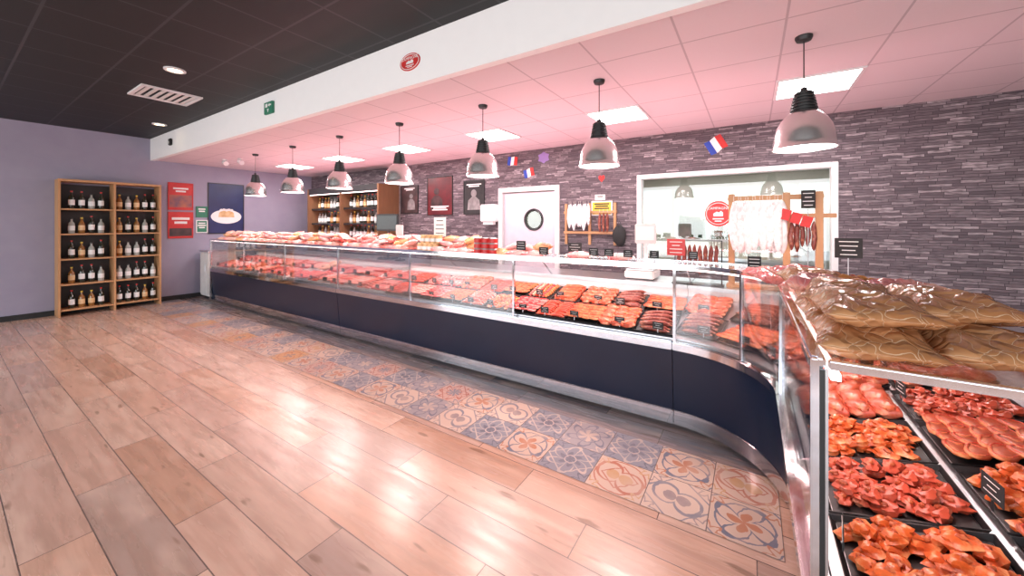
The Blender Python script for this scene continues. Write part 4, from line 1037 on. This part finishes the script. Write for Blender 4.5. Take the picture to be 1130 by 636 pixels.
for si, z in enumerate((1.93, 1.58, 1.25)):
    for i in range(20):
        k = rnd.randrange(3)
        bx_ = CX0+.14+.128*i
        if abs(bx_-(CX0+CX1)/2) < .065: continue
        BT[k].put(T((bx_, CY0+.24, z)) @ R(i), '%s on %s shelf of far cabinet, %s from left' % (bl[k], ['top', 'second', 'third'][si], ORD[i]))
for i in range(8):
    k = rnd.choice(['red', 'pink', 'cream'])
    B[k].put(T((CX0+.2+.3*i, CY0+.3, .92)) @ R(1.5), '%s on low shelf of far cabinet, %s from left' % (BD[k], ORD[i]))
t = thing('side_cabinet', 'low grey side cabinet between counter end and blue-grey wall', 'cabinet', (-9.72, 3.42, 0))
MB().box(-.22, .22, -.3, .3, .06, .98).build('body', 'offwhite', t, bevel=.008); MB().box(-.24, .24, -.32, .32, .98, 1.01).build('top', 'steel', t, bevel=.004); dd = MB().box(-.2, .2, -.315, -.3, .1, .94).build('door', 'offwhite', t, bevel=.004); MB().box(-.2, .2, -.25, .28, 0, .06).build('plinth', 'black', t); MB().tube([(.14, -.315, .6), (.14, -.34, .6), (.14, -.34, .75), (.14, -.315, .75)], .006, 6).build('handle', 'chrome', dd)
# wine rack on left wall
y1 = onX(178, 260, XL+.33).y; y0 = y1-1.3; org = (XL+.17, (y0+y1)/2, 0)
t = thing('wine_rack', 'tall oak wine rack against the blue-grey wall', 'rack', org)
q = lambda b, n, m, bv=0: b.build(n, m, t, org, bevel=bv)
for y in (y0, (y0+y1)/2, y1-.03): q(MB().box(XL+.01, XL+.34, y, y+.03, 0, 2.3), 'upright_panel', 'palewood', .004)
q(MB().box(XL+.01, XL+.025, y0+.03, y1-.03, .1, 2.27), 'back_panel', 'black'); q(MB().box(XL+.01, XL+.34, y0, y1, 2.3, 2.34), 'top_board', 'palewood', .004)
zs = (.12, .55, .98, 1.41, 1.84)
for z in zs: q(MB().box(XL+.025, XL+.33, y0+.03, y1-.03, z-.025, z), 'shelf_board', 'palewood', .003)
for si, z in enumerate(zs):
    for i in range(10):
        yy = y1-.09-.116*i
        if abs(yy-((y0+y1)/2+.015)) < .06: continue
        k = [0, 0, 1, 2][rnd.randrange(4)]
        BT[k].put(T((XL+.2, yy, z)) @ R(i), '%s in wine rack, %s shelf from floor, %s from right' % (bl[k], ORD[si], ORD[i]))

for k in ALLK:
    if not k.used:
        for c, gs in k.kids:
            for g_ in gs: bpy.data.objects.remove(g_)
            bpy.data.objects.remove(c)
        bpy.data.objects.remove(k.root)

# ================================================================ LIGHT
def area(name, loc, rot, sx, sy, e, c):
    L = bpy.data.lights.new(name, 'AREA'); L.shape = 'RECTANGLE'; L.size = sx; L.size_y = sy; L.energy = e; L.color = c
    o = bpy.data.objects.new(name, L); COL.objects.link(o); o.location = loc; o.rotation_euler = rot; return o
area('shopfront_daylight', (-2.5, YS+.1, 1.7), (PI/2, 0, 0), 14, 2.6, 450, (.97, .97, 1))
area('counter_strip_far', (-7.03, YC+.12, 1.235), (0, 0, 0), 4.2, .06, 34, (1, .62, .58))
area('counter_strip_middle', (-2.68, YC+.12, 1.235), (0, 0, 0), 4.2, .06, 34, (1, .62, .58))
area('counter_strip_corner', (.02, 2.95, 1.235), (0, 0, -PI/4), .8, .06, 7, (1, .64, .60))
area('counter_strip_right', (.26, 1.76, 1.235), (0, 0, PI/2), 1.2, .06, 5, (1, .70, .66))
area('added_pink_fill', (-4.2, 4.35, 1.15), (PI, 0, 0), 9.5, .3, 80, (1, .42, .50))  # added unseen pink fill aimed up to tint the ceiling, no fixture here
area('back_room_light', (-.4, 7.8, 2.7), (0, 0, 0), 2.5, 2.5, 62, (1, .97, .92))
w = bpy.data.worlds.new('World'); S.world = w; w.use_nodes = True
nt = w.node_tree; bg = nt.nodes['Background']
sky = nt.nodes.new('ShaderNodeTexSky'); sky.sky_type = 'NISHITA'; sky.sun_disc = False; sky.sun_elevation = math.radians(40)
nt.links.new(sky.outputs[0], bg.inputs[0]); bg.inputs[1].default_value = .28
try: S.view_settings.view_transform = 'Standard'
except Exception as e: print(e)

cam = bpy.data.cameras.new('camera'); co = bpy.data.objects.new('camera', cam); COL.objects.link(co)
co.location = (0, 0, H); co.rotation_euler = (PI/2, 0, TH)
cam.sensor_width = 36; cam.lens = 36*FP/1130; cam.shift_y = -71/1130; cam.clip_start = .02
S.camera = co
